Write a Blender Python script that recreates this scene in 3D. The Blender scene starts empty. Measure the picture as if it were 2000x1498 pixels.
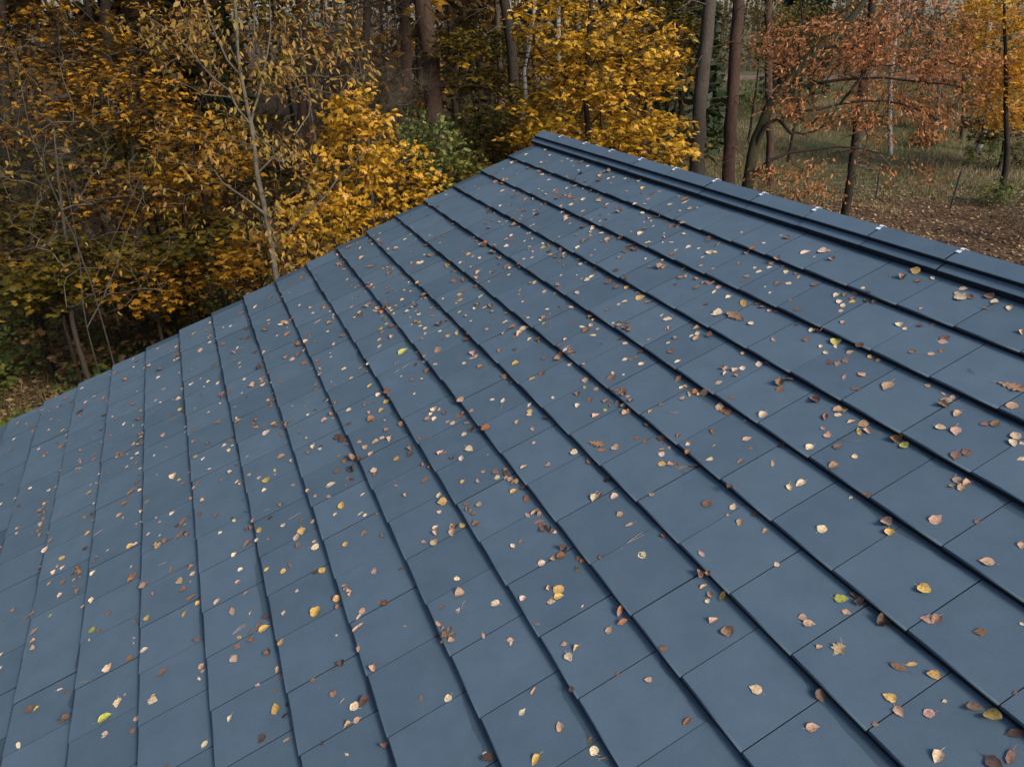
import bpy, math, random
import numpy as np
from mathutils import Matrix, Vector

SC = bpy.context.scene
COL = SC.collection
RNG = np.random.default_rng(11)
random.seed(11)

# ------------------------------------------------------------------ camera
CAM_H = 6.0
FPX = 1417.3                       # focal length in pixels of the 2000 px wide photograph
PITCH = 0.464334
cam_data = bpy.data.cameras.new("camera")
cam_data.sensor_width = 36.0
cam_data.lens = 36.0 * FPX / 2000.0
cam_data.clip_start = 0.05
cam_data.clip_end = 600.0
cam = bpy.data.objects.new("camera", cam_data)
cam.location = (0, 0, CAM_H)
cam.rotation_euler = (math.pi / 2 - PITCH, 0, 0)
COL.objects.link(cam)
SC.camera = cam

# ------------------------------------------------------------------ world, sun, exposure
SUN_EL, SUN_AZ = math.radians(37), math.radians(135)      # azimuth clockwise from +Y
world = bpy.data.worlds.new("World")
SC.world = world
world.use_nodes = True
wn, wl = world.node_tree.nodes, world.node_tree.links
for n in list(wn):
    wn.remove(n)
w_out = wn.new("ShaderNodeOutputWorld")
w_bg = wn.new("ShaderNodeBackground")
w_sky = wn.new("ShaderNodeTexSky")
w_sky.sky_type = 'NISHITA'
w_sky.sun_disc = False
w_sky.sun_elevation = SUN_EL
w_sky.sun_rotation = SUN_AZ
w_sky.air_density = 1.0
w_sky.dust_density = 2.5
w_sky.ozone_density = 1.0
w_hsv = wn.new("ShaderNodeHueSaturation")
w_hsv.inputs["Saturation"].default_value = 1.05
w_bg.inputs["Strength"].default_value = 0.098
wl.new(w_sky.outputs[0], w_hsv.inputs["Color"])
wl.new(w_hsv.outputs[0], w_bg.inputs["Color"])
wl.new(w_bg.outputs[0], w_out.inputs["Surface"])

sun_data = bpy.data.lights.new("sun", 'SUN')
sun_data.energy = 1.45
sun_data.angle = math.radians(14)
sun_data.color = (1.0, 0.93, 0.82)
sun = bpy.data.objects.new("sun", sun_data)
sd = Vector((math.sin(SUN_AZ) * math.cos(SUN_EL), math.cos(SUN_AZ) * math.cos(SUN_EL), math.sin(SUN_EL)))
sun.rotation_euler = (-sd).to_track_quat('-Z', 'Y').to_euler()
sun.location = (20, -20, 40)
COL.objects.link(sun)

SC.view_settings.view_transform = 'Standard'
SC.view_settings.look = 'None'
SC.view_settings.exposure = 1.1
SC.view_settings.gamma = 1.0
SC.view_settings.use_curve_mapping = False
SC.cycles.max_bounces = 6
SC.cycles.diffuse_bounces = 3
SC.cycles.glossy_bounces = 2
SC.cycles.transmission_bounces = 3
SC.cycles.transparent_max_bounces = 4
SC.cycles.use_denoising = True

# ------------------------------------------------------------------ helpers
fw = np.array([0, math.cos(PITCH), -math.sin(PITCH)])
rt = np.array([1.0, 0, 0])
up = np.cross(rt, fw)


def ray(x, y):
    return fw + rt * (x - 1000) / FPX - up * (y - 749) / FPX


def at(x, y, depth):
    """World point seen at photograph pixel (x, y), depth metres ahead."""
    return np.array([0, 0, CAM_H]) + ray(x, y) * depth


def terrain(x, y):
    x = np.asarray(x, float); y = np.asarray(y, float)
    t = np.clip((y - 16) / 50, 0, 1)
    z = 1.6 * t * t * (3 - 2 * t)
    z = z + 0.05 * np.sin(x * .9 + 1.3) * np.sin(y * .7) + 0.03 * np.sin(x * 2.3 + y * 1.7)
    return z


def on_ground(x, y):
    r = ray(x, y)
    t = CAM_H / -r[2]
    for _ in range(25):
        p = np.array([0, 0, CAM_H]) + r * t
        t = (CAM_H - float(terrain(p[0], p[1]))) / -r[2]
    return np.array([0, 0, CAM_H]) + r * t


def tag(o, label=None, cat=None, group=None, kind=None):
    if label: o["label"] = label
    if cat: o["category"] = cat
    if group: o["group"] = group
    if kind: o["kind"] = kind
    return o


def empty(name, loc):
    o = bpy.data.objects.new(name, None)
    o.empty_display_size = 0.2
    o.location = [float(v) for v in loc]
    COL.objects.link(o)
    return o


WM = {}                                  # world matrices kept by hand (parents are only ever translated)


def link(name, mesh, parent=None, M=None, base=None):
    """Link mesh; vertices are in world space unless M (a world matrix) is given."""
    o = bpy.data.objects.new(name, mesh)
    COL.objects.link(o)
    if M is None:
        M = Matrix.Identity(4)
    if parent is not None:
        o.parent = parent
        o.matrix_local = WM.get(parent.name, Matrix.Translation(parent.location)).inverted() @ M
    else:
        o.matrix_world = M
    WM[o.name] = M.copy()
    return o


def mesh_np(name, V, F, mat, tint=None, smooth=False, loops=None):
    """V (n,3); F (m,k) array of k-gons, or (flat loops, starts, totals) in loops."""
    me = bpy.data.meshes.new(name)
    V = np.asarray(V, np.float32)
    me.vertices.add(len(V))
    me.vertices.foreach_set("co", V.ravel())
    if loops is None:
        F = np.asarray(F, np.int32)
        m, k = F.shape
        fl, st = F.ravel(), np.arange(0, m * k, k, dtype=np.int32)
    else:
        fl, st = loops
        m = len(st)
    me.loops.add(len(fl))
    me.loops.foreach_set("vertex_index", np.asarray(fl, np.int32))
    me.polygons.add(m)
    me.polygons.foreach_set("loop_start", np.asarray(st, np.int32))
    me.polygons.foreach_set("use_smooth", np.full(m, smooth))
    me.update(calc_edges=True)
    if tint is not None:
        a = me.attributes.new("tint", 'FLOAT', 'POINT')
        a.data.foreach_set("value", np.asarray(tint, np.float32))
    if mat is not None:
        me.materials.append(mat)
    return me


class Soup:
    """Collects polygons of any size into one mesh."""
    def __init__(s):
        s.V, s.L, s.S, s.n, s.nl = [], [], [], 0, 0

    def add(s, V, faces):
        s.V.append(np.asarray(V, float))
        for f in faces:
            s.L.append([i + s.n for i in f]); s.S.append(s.nl); s.nl += len(f)
        s.n += len(V)

    def box(s, lo, hi, f=lambda p: p):
        c = [(lo[0] if a == 0 else hi[0], lo[1] if b == 0 else hi[1], lo[2] if d == 0 else hi[2]) for a in (0, 1) for b in (0, 1) for d in (0, 1)]
        s.add([f(p) for p in c], [(0, 1, 3, 2), (4, 6, 7, 5), (0, 4, 5, 1), (2, 3, 7, 6), (0, 2, 6, 4), (1, 5, 7, 3)])

    def mesh(s, name, mat, smooth=False):
        return mesh_np(name, np.concatenate(s.V), None, mat, smooth=smooth, loops=([i for f in s.L for i in f], s.S))


# ------------------------------------------------------------------ materials
def new_mat(name):
    m = bpy.data.materials.new(name)
    m.use_nodes = True
    nt = m.node_tree
    for n in list(nt.nodes):
        nt.nodes.remove(n)
    out = nt.nodes.new("ShaderNodeOutputMaterial")
    bs = nt.nodes.new("ShaderNodeBsdfPrincipled")
    nt.links.new(bs.outputs[0], out.inputs[0])
    return m, nt, bs, out


def node(nt, kind, **kw):
    n = nt.nodes.new(kind)
    for k, v in kw.items():
        if k in n.inputs.keys():
            n.inputs[k].default_value = v
        else:
            setattr(n, k, v)
    return n


def ramp(nt, stops, src, interp='LINEAR'):
    r = nt.nodes.new("ShaderNodeValToRGB")
    r.color_ramp.interpolation = interp
    el = r.color_ramp.elements
    while len(el) < len(stops):
        el.new(0.5)
    for e, (p, c) in zip(el, stops):
        e.position = p
        e.color = tuple(c) + (1,) if len(c) == 3 else c
    nt.links.new(src, r.inputs[0])
    return r


def mix(nt, fac, a, b, blend='MIX'):
    m = nt.nodes.new("ShaderNodeMix")
    m.data_type = 'RGBA'
    m.blend_type = blend
    for sock, v in ((m.inputs[0], fac), (m.inputs[6], a), (m.inputs[7], b)):
        if hasattr(v, "links") or hasattr(v, "is_linked"):
            nt.links.new(v, sock)
        else:
            sock.default_value = v if not isinstance(v, tuple) or len(v) == 4 else v + (1,)
    return m.outputs[2]


def mathn(nt, op, a, b=None, clamp=False):
    m = nt.nodes.new("ShaderNodeMath")
    m.operation = op
    m.use_clamp = clamp
    for i, v in enumerate((a, b)):
        if v is None: continue
        if hasattr(v, "is_linked"):
            nt.links.new(v, m.inputs[i])
        else:
            m.inputs[i].default_value = v
    return m.outputs[0]


def simple_mat(name, col, rough=.7, metal=0., noise=0.0, scale=30., bump=0.0, spec=.5):
    m, nt, bs, out = new_mat(name)
    bs.inputs["Roughness"].default_value = rough
    bs.inputs["Metallic"].default_value = metal
    bs.inputs["Specular IOR Level"].default_value = spec
    tc = node(nt, "ShaderNodeTexCoord")
    nz = node(nt, "ShaderNodeTexNoise", Scale=scale, Detail=6.0, Roughness=.65)
    nt.links.new(tc.outputs["Object"], nz.inputs["Vector"])
    lo = tuple(c * (1 - noise) for c in col); hi = tuple(min(1, c * (1 + noise)) for c in col)
    r = ramp(nt, [(.3, lo), (.7, hi)], nz.outputs[0])
    nt.links.new(r.outputs[0], bs.inputs["Base Color"])
    if bump:
        b = node(nt, "ShaderNodeBump", Strength=bump, Distance=.01)
        nt.links.new(nz.outputs[0], b.inputs["Height"])
        nt.links.new(b.outputs[0], bs.inputs["Normal"])
    return m


def leaf_mat(name, stops, transl=.35, rough=.6, fine=60., k=1.0):
    """Foliage: hue picked per leaf by the 'tint' attribute, slightly see-through."""
    m, nt, bs, out = new_mat(name)
    at_ = node(nt, "ShaderNodeAttribute", attribute_name="tint")
    r = ramp(nt, [(p, tuple(k * v for v in c_)) for p, c_ in stops], at_.outputs["Fac"])
    tc = node(nt, "ShaderNodeTexCoord")
    nz = node(nt, "ShaderNodeTexNoise", Scale=fine, Detail=3.0)
    nt.links.new(tc.outputs["Object"], nz.inputs["Vector"])
    v = ramp(nt, [(.3, (.72, .72, .72)), (.7, (1.15, 1.12, 1.1))], nz.outputs[0])
    c = mix(nt, 1.0, r.outputs[0], v.outputs[0], 'MULTIPLY')
    bs.inputs["Roughness"].default_value = rough
    bs.inputs["Specular IOR Level"].default_value = .3
    nt.links.new(c, bs.inputs["Base Color"])
    tr = node(nt, "ShaderNodeBsdfTranslucent")
    nt.links.new(c, tr.inputs["Color"])
    ms = node(nt, "ShaderNodeMixShader", Fac=transl)
    nt.links.new(bs.outputs[0], ms.inputs[1]); nt.links.new(tr.outputs[0], ms.inputs[2])
    nt.links.new(ms.outputs[0], out.inputs[0])
    return m


def bark_mat(name, a, b, scale=(9, 9, 1.6), stripes=None):
    m, nt, bs, out = new_mat(name)
    tc = node(nt, "ShaderNodeTexCoord")
    mp = node(nt, "ShaderNodeMapping", Scale=scale)
    nt.links.new(tc.outputs["Object"], mp.inputs[0])
    nz = node(nt, "ShaderNodeTexNoise", Scale=3.0, Detail=8.0, Roughness=.7)
    nt.links.new(mp.outputs[0], nz.inputs["Vector"])
    big = node(nt, "ShaderNodeTexNoise", Scale=.8, Detail=3.0)
    nt.links.new(tc.outputs["Object"], big.inputs["Vector"])
    r = ramp(nt, [(.35, a), (.65, b)], nz.outputs[0])
    c = mix(nt, mathn(nt, 'MULTIPLY', big.outputs[0], .5), r.outputs[0], tuple(x * .5 for x in a))
    if stripes:
        m2 = node(nt, "ShaderNodeMapping", Scale=(3, 3, 16))
        nt.links.new(tc.outputs["Object"], m2.inputs[0])
        n2 = node(nt, "ShaderNodeTexNoise", Scale=1.5, Detail=4.0)
        nt.links.new(m2.outputs[0], n2.inputs["Vector"])
        k = ramp(nt, [(.54, (0, 0, 0)), (.6, (1, 1, 1))], n2.outputs[0])
        c = mix(nt, k.outputs[0], c, stripes)
    nt.links.new(c, bs.inputs["Base Color"])
    bs.inputs["Roughness"].default_value = .9
    bs.inputs["Specular IOR Level"].default_value = .2
    bp = node(nt, "ShaderNodeBump", Strength=.9, Distance=.02)
    nt.links.new(nz.outputs[0], bp.inputs["Height"])
    nt.links.new(bp.outputs[0], bs.inputs["Normal"])
    return m

# ================================================================== THE GROUND
def ground_material():
    m, nt, bs, out = new_mat("forest_floor")
    tc = node(nt, "ShaderNodeTexCoord")
    P_ = tc.outputs["Object"]
    n1 = node(nt, "ShaderNodeTexNoise", Scale=.35, Detail=5.0, Roughness=.6)
    n2 = node(nt, "ShaderNodeTexNoise", Scale=9.0, Detail=8.0, Roughness=.75)
    n3 = node(nt, "ShaderNodeTexVoronoi", Scale=14.0)
    for n in (n1, n2, n3):
        nt.links.new(P_, n.inputs["Vector"])
    litter = ramp(nt, [(.3, (.035, .024, .013)), (.5, (.10, .066, .036)), (.62, (.17, .11, .06)), (.72, (.26, .18, .10))], n2.outputs[0])
    spots = ramp(nt, [(0, (.5, .5, .5)), (1, (1.3, 1.2, 1.1))], n3.outputs["Color"])
    litter = mix(nt, .7, litter.outputs[0], spots.outputs[0], 'MULTIPLY')
    grass = ramp(nt, [(.3, (.04, .035, .017)), (.5, (.10, .085, .04)), (.7, (.19, .15, .08))], n2.outputs[0])
    sx = node(nt, "ShaderNodeSeparateXYZ")
    nt.links.new(P_, sx.inputs[0])
    # the field beyond the fence is grass, the yard and the wood are leaf litter
    fx = mathn(nt, 'SUBTRACT', sx.outputs[0], 3.0); fy = mathn(nt, 'SUBTRACT', sx.outputs[1], 25.2)
    wob = mathn(nt, 'MULTIPLY', mathn(nt, 'SUBTRACT', n1.outputs[0], .5), 9.0)
    ax = mathn(nt, 'ADD', fx, wob, ); ay = mathn(nt, 'ADD', fy, mathn(nt, 'MULTIPLY', wob, .5))
    f = mathn(nt, 'MULTIPLY', mathn(nt, 'MULTIPLY', ax, .6, True), mathn(nt, 'MULTIPLY', ay, .5, True), True)
    patch = ramp(nt, [(.42, (0, 0, 0)), (.6, (1, 1, 1))], n1.outputs[0])
    green = mix(nt, patch.outputs[0], grass.outputs[0], (.075, .085, .03))
    nt.links.new(mix(nt, f, litter, green), bs.inputs["Base Color"])
    bs.inputs["Roughness"].default_value = .95
    bs.inputs["Specular IOR Level"].default_value = .15
    b = node(nt, "ShaderNodeBump", Strength=1.0, Distance=.06)
    nt.links.new(n2.outputs[0], b.inputs["Height"]); nt.links.new(b.outputs[0], bs.inputs["Normal"])
    return m


def sheet(name, xs, ys, mat, lift=0.0, smooth=True):
    X, Y = np.meshgrid(xs, ys)
    Z = terrain(X, Y) + lift
    V = np.stack([X, Y, Z], -1).reshape(-1, 3)
    nx = len(xs)
    i = np.arange((len(ys) - 1) * nx).reshape(-1, nx)[:, :-1].ravel()
    F = np.stack([i, i + 1, i + nx + 1, i + nx], 1)
    return mesh_np(name, V, F, mat, smooth=smooth)


gx = np.concatenate([[-400, -250, -150, -100, -70], np.linspace(-50, 60, 140), [75, 100, 150, 250, 400]])
gy = np.concatenate([[-200, -100, -50, -25], np.linspace(-12, 80, 120), [90, 110, 150, 220, 350, 500]])
ground = link("ground", sheet("ground", gx, gy, ground_material()))
tag(ground, "leaf-covered forest floor and rough grass around the house", kind="structure")

road_mat = simple_mat("gravel_track", (.17, .115, .09), .95, noise=.3, scale=3., bump=.3, spec=.05)
road = link("road", sheet("road", np.linspace(-40, 60, 60), np.linspace(64, 70, 5), road_mat, lift=.02))
tag(road, "pale gravel track crossing behind the field", kind="structure")

# ================================================================== THE HOUSE AND ITS ROOF
TW = 0.30                            # tile cover width, metres
UD = np.array([-0.40474467, 0.91442974, 0.0])           # along the ridge, away from the camera
SD = np.array([-0.84808093, -0.37537737, -0.373966])    # down the slope
ND = np.array([-0.34196564, -0.15136075, 0.92744241])   # out of the roof
DPL, U0, V0, EXP = 7.43317 * TW, -1.74431, 8.19176, 1.069438 * TW
ROOF0 = np.array([0, 0, CAM_H]) - DPL * ND
TT = 0.026                           # butt thickness
U_END, U_START, V_END = 21.0, -14.0, 19


def roof(u, v, h=0.0):
    u, v, h = np.asarray(u, float), np.asarray(v, float), np.asarray(h, float)
    return ROOF0 + (u - U0)[..., None] * TW * UD + (v - V0)[..., None] * EXP * SD + h[..., None] * ND


def surf_h(v):
    """Height of the tile surface over the plane through the butts."""
    return -TT * (np.ceil(v) - v)


def pix(P_):
    d = np.asarray(P_) - np.array([0, 0, CAM_H])
    z = d @ fw
    return 1000 + FPX * (d @ rt) / z, 749 - FPX * (d @ up) / z, z


def roof_at(x, y):
    """Photograph pixel -> (u, v) on the tiles."""
    r = ray(x, y); h = 0.0
    for _ in range(6):
        t = -(DPL - h) / (r @ ND)
        Q = r * t + DPL * ND
        u = Q @ UD / TW + U0; v = Q @ SD / EXP + V0
        h = float(surf_h(v))
    return u, v, t


ROOF_M = Matrix([[UD[i], -SD[i], ND[i], 0] for i in range(3)] + [[0, 0, 0, 1]])


def roof_matrix(p, rot=0.0, tilt=(0, 0)):
    M = ROOF_M @ Matrix.Rotation(rot, 4, 'Z') @ Matrix.Rotation(tilt[0], 4, 'X') @ Matrix.Rotation(tilt[1], 4, 'Y')
    M.translation = Vector([float(a) for a in p])
    return M


def tile_material(name, k=1.0):
    """Slate-grey concrete tile: fine grain, per-tile shade, damp patches below the butts, pale scuffs."""
    m, nt, bs, out = new_mat(name)
    tc = node(nt, "ShaderNodeTexCoord")
    geo = node(nt, "ShaderNodeNewGeometry")
    oi = node(nt, "ShaderNodeObjectInfo")
    P_ = geo.outputs["Position"]
    grain = node(nt, "ShaderNodeTexNoise", Scale=260.0, Detail=3.0, Roughness=.7)
    mid = node(nt, "ShaderNodeTexNoise", Scale=7.0, Detail=5.0, Roughness=.6)
    low = node(nt, "ShaderNodeTexNoise", Scale=1.1, Detail=2.0)
    edge = node(nt, "ShaderNodeTexNoise", Scale=5.0, Detail=3.0)
    for n in (grain, mid, low, edge):
        nt.links.new(P_, n.inputs["Vector"])
    base = ramp(nt, [(0.0, tuple(k * c for c in (.077, .119, .156))), (1.0, tuple(k * c for c in (.094, .142, .184)))], oi.outputs["Random"])
    g = ramp(nt, [(.3, (.90, .90, .90)), (.7, (1.1, 1.1, 1.1))], grain.outputs[0])
    c = mix(nt, 1.0, base.outputs[0], g.outputs[0], 'MULTIPLY')
    g2 = ramp(nt, [(.3, (.89, .91, .92)), (.7, (1.08, 1.07, 1.06))], mid.outputs[0])
    c = mix(nt, 1.0, c, g2.outputs[0], 'MULTIPLY')
    # pale scuffs
    mp = node(nt, "ShaderNodeMapping", Scale=(3, 30, 30)); mp.inputs["Rotation"].default_value = (0, 0, .6)
    nt.links.new(P_, mp.inputs[0])
    sc = node(nt, "ShaderNodeTexNoise", Scale=1.4, Detail=6.0, Roughness=.75)
    nt.links.new(mp.outputs[0], sc.inputs["Vector"])
    sf = ramp(nt, [(.66, (0, 0, 0)), (.8, (.35, .35, .35))], sc.outputs[0])
    c = mix(nt, sf.outputs[0], c, (.16, .18, .19))
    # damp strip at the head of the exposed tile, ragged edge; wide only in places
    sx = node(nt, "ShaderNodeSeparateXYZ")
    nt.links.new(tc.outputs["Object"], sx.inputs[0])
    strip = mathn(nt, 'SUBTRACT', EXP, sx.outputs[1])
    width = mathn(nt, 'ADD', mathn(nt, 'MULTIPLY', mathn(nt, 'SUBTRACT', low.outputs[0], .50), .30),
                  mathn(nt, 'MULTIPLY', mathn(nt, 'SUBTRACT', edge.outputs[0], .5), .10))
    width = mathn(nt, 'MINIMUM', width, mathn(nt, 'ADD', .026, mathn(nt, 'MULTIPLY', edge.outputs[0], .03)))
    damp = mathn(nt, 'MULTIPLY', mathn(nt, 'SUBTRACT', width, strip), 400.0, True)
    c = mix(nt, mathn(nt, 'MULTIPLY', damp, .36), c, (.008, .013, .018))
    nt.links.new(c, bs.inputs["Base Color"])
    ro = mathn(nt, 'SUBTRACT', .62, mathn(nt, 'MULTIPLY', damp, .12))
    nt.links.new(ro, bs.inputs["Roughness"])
    bs.inputs["Specular IOR Level"].default_value = .38
    bp = node(nt, "ShaderNodeBump", Strength=.35, Distance=.0015)
    nt.links.new(grain.outputs[0], bp.inputs["Height"]); nt.links.new(bp.outputs[0], bs.inputs["Normal"])
    return m


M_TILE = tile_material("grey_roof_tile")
M_NOSE = simple_mat('grimy_tile_nose', (.018, .024, .030), .75, noise=.35, scale=40., spec=.25)  # near-black shade of the butts and ridge steps put into the colour
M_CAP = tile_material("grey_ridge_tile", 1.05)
M_WALL = simple_mat("pale_render", (.55, .52, .46), .85, noise=.08, scale=60, bump=.2)
M_DARKWOOD = simple_mat("dark_board", (.03, .03, .033), .6, noise=.3, scale=12)
M_CLIP = simple_mat("bare_metal_clip", (.90, .91, .93), .4, metal=.15, noise=.05)
M_GUTTER = simple_mat("dark_gutter", (.04, .042, .045), .4, noise=.1)


def tile_mesh(width, name):
    g = .0016
    back = EXP + .055
    prof = [(0.0, -.024), (0.0, -.008), (.0012, -.0045), (.0038, -.0018), (.008, -.0006), (back, -TT * back / EXP)]
    x0, x1 = g, width - g
    V = []
    for x in (x0, x1):
        for y, z in prof:
            V.append((x, y, z))
        V.append((x, back, -TT * back / EXP - .012))
    k = 7
    F = [(i, i + k, i + k + 1, i + 1) for i in range(6)] + [(6, 6 + k, k, 0)]
    F += [tuple(range(0, k)), tuple(range(2 * k - 1, k - 1, -1))]
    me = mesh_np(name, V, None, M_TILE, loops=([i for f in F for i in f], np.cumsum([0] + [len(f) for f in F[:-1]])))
    me.polygons.foreach_set("use_smooth", [i in (1, 2, 3) for i in range(len(F))])
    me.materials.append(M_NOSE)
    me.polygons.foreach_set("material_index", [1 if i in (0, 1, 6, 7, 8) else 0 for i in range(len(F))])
    return me


def flip(me):
    me.flip_normals(); return me


house = empty("house", (*roof(U_END - 10, 5.0)[:2], 0.0))
tag(house, "single-storey house under a shallow gable roof of flat dark slate-grey tiles", "house")

RIDGE_V = -0.42
apex = roof(0, RIDGE_V, .0)
SHORT = SD * np.array([1, 1, 1]); HORI = np.array([SD[0], SD[1], 0]); HORI /= np.linalg.norm(HORI)


def mirror(p):
    """Across the vertical plane through the ridge."""
    p = np.asarray(p, float)
    d = (p - apex) @ HORI
    return p - 2 * d[..., None] * HORI if p.ndim > 1 else p - 2 * d * HORI


# roof deck under the tiles, both slopes
deck = Soup()
q = [roof(U_START + .2, V_END - .3, -.05), roof(U_END - .25, V_END - .3, -.05), roof(U_END - .25, RIDGE_V, -.05), roof(U_START + .2, RIDGE_V, -.05)]
q2 = [p - ND * .10 for p in q]
deck.add(q + q2, [(0, 1, 2, 3), (7, 6, 5, 4), (0, 4, 5, 1), (1, 5, 6, 2), (3, 7, 4, 0)])
deck.add([mirror(p) for p in q + q2], [(3, 2, 1, 0), (4, 5, 6, 7), (1, 5, 4, 0), (2, 6, 5, 1), (0, 4, 7, 3)])
roof_o = link("roof", deck.mesh("roof_deck", M_DARKWOOD), house)

# walls: four of them, gable ends shaped to the roof
wl_ = Soup()
ua, ub, va = U_START + 1.4, U_END - 1.2, V_END - 2.0
def wallquad(u1, u2, v1, v2, side):
    f = (lambda p: p) if not side else mirror
    a, b = f(roof(u1, v1, -.16)), f(roof(u2, v2, -.16))
    a0, b0 = a.copy(), b.copy(); a0[2] = b0[2] = -.3
    wl_.add([a0, b0, b, a], [(0, 1, 2, 3)])
wallquad(ua, ub, va, va, 0); wallquad(ua, ub, va, va, 1)
for u_ in (ua, ub):
    A, B, Cc = roof(u_, va, -.16), mirror(roof(u_, va, -.16)), roof(u_, RIDGE_V, -.16)
    A0, B0 = A.copy(), B.copy(); A0[2] = B0[2] = -.3
    wl_.add([A0, B0, B, Cc, A], [(0, 1, 2, 3, 4)])
link("wall", wl_.mesh("house_wall", M_WALL), house)

# barge boards and gutter
for u_, s_ in ((U_END - .25, 1), (U_START + .2, -1)):
    b = Soup()
    for f in (lambda p: p, mirror):
        c = [roof(u_, V_END - .4, -.03), roof(u_, RIDGE_V, -.03), roof(u_, RIDGE_V, -.21), roof(u_, V_END - .4, -.21)]
        c2 = [p + UD * .028 * s_ for p in c]
        b.add([f(p) for p in c + c2], [(0, 1, 2, 3), (7, 6, 5, 4), (0, 4, 5, 1), (2, 6, 7, 3), (3, 7, 4, 0)])
    link("barge_board", b.mesh("barge_board", M_DARKWOOD), house)
for f in (lambda p: p, mirror):
    g_ = Soup()
    ring = [(math.cos(a), math.sin(a)) for a in np.linspace(math.pi, 2 * math.pi, 9)]
    pr = [(.065 * c, .065 * s_) for c, s_ in ring] + [(.060 * c, .060 * s_) for c, s_ in reversed(ring)]
    ends = []
    for u_ in (U_START + .2, U_END - .25):
        b0 = roof(u_, V_END, -.05) + HORI * .03
        ends += [f(b0 + HORI * c + np.array([0, 0, s_])) for c, s_ in pr]
    k = len(pr)
    g_.add(ends, [(i, (i + 1) % k, (i + 1) % k + k, i + k) for i in range(k)])
    link("gutter", g_.mesh("gutter", M_GUTTER), house)

# ---- tiles: which are in view, and which 300 show largest
slots = []
for c in range(1, V_END + 1):
    off = .68 if c % 2 else .17
    js = [U_START + ((off - U_START) % 1.0) + i for i in range(int(U_END - U_START) + 1)]
    js = [U_START] + [j for j in js if U_START + .12 < j < U_END - .12] + [U_END]
    for a, b in zip(js[:-1], js[1:]):
        cen = roof((a + b) / 2, c - .5)
        x, y, z = pix(cen)
        seen = 0.0
        if z > .2 and -260 < x < 2260 and -100 < y < 1800:
            p4 = np.array([pix(roof(uu, vv))[:2] for uu, vv in ((a, c), (b, c), (b, c - 1), (a, c - 1))])
            p4 = np.stack([np.clip(p4[:, 0], 0, 2000), np.clip(p4[:, 1], 0, 1498)], 1)
            X_, Y_ = p4[:, 0], p4[:, 1]
            seen = abs(np.sum(X_ * np.roll(Y_, -1) - Y_ * np.roll(X_, -1))) / 2
        slots.append((seen, c, a, b))
slots.sort(reverse=True)
TM = {}
rest_near = []
for i, (seen, c, a, b) in enumerate(slots):
    w = round((b - a) * TW, 4)
    if w not in TM:
        TM[w] = tile_mesh(w, "tile")
    dz = random.uniform(-.0014, .0014)
    p = roof(a, c + random.uniform(-.004, .004), dz)
    M = roof_matrix(p, random.uniform(-.003, .003), (random.uniform(-.002, .002), random.uniform(-.0025, .0025)))
    if i < 298 and seen > 0:
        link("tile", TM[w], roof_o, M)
    else:
        rest_near.append((M, w))
# the rest of this slope and the far slope, joined
V_, L_, S_, n_, nl_ = [], [], [], 0, 0
MI_ = []
def far_tiles(M, w, mir):
    global n_, nl_
    me = TM[w]
    co = np.empty(len(me.vertices) * 3, np.float32); me.vertices.foreach_get("co", co); co = co.reshape(-1, 3)
    A = np.array(M)
    co = co @ A[:3, :3].T + A[:3, 3]
    if mir:
        co = mirror(co)
    V_.append(co)
    for pl in me.polygons:
        vs = list(pl.vertices)
        if mir: vs.reverse()
        L_.extend([v + n_ for v in vs]); S_.append(nl_); nl_ += len(vs); MI_.append(pl.material_index)
    n_ += len(co)
for M, w in rest_near:
    far_tiles(M, w, False)
for seen, c, a, b in slots:
    w = round((b - a) * TW, 4)
    far_tiles(roof_matrix(roof(a, c, random.uniform(-.001, .001))), w, True)
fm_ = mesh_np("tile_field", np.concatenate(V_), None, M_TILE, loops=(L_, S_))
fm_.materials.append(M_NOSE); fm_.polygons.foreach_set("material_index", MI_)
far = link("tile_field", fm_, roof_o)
tag(far, kind="stuff")

# ---- ridge: two-step angular ridge tiles, one lap every 1.56 tile widths, with bare metal clips
prof = [(.020, -.022), (.016, .006), (.014, .0085), (-.035, .0125), (-.037, .014), (-.038, .034), (-.041, .036), (-.150, .038)]
half = [roof(0, -(-y_) / EXP, h_) for y_, h_ in prof]
full = half + [mirror(p) for p in reversed(half[:-1])]
full = np.array(full) - roof(0, 0)                     # relative section
RL = 1.56 * TW
JU = [21.22, 19.83, 18.26, 16.75, 15.17, 13.62, 12.05, 10.47, 8.90, 7.36, 5.81]
while JU[-1] > U_START:
    JU.append(JU[-1] - 1.56)
capmeshes = {}
apex_rel = full[len(half) - 1]
ctr = apex_rel - np.array([0, 0, .05])


def cap_mesh(L):
    """One ridge tile from its own end (0) back L metres, lapping over the next by a raised collar."""
    k = len(full)
    rows = []
    for x, s_ in ((0.0, 1.0), (L - .006, 1.0)):
        rows.append(full * 1.0 + UD * -x)
    inner = [(r - ctr) * .86 + ctr for r in rows]
    V = np.concatenate(rows + inner)
    F = []
    for i in range(k - 1):
        F.append((i, i + 1, k + i + 1, k + i))
        F.append((2 * k + i, 3 * k + i, 3 * k + i + 1, 2 * k + i + 1))
        F.append((i, 2 * k + i, 2 * k + i + 1, i + 1))
        F.append((k + i, k + i + 1, 3 * k + i + 1, 3 * k + i))
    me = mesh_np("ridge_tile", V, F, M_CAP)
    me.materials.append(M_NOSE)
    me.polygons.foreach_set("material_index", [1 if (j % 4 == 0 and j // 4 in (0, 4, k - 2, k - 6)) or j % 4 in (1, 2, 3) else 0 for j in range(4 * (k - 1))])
    return me


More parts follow.
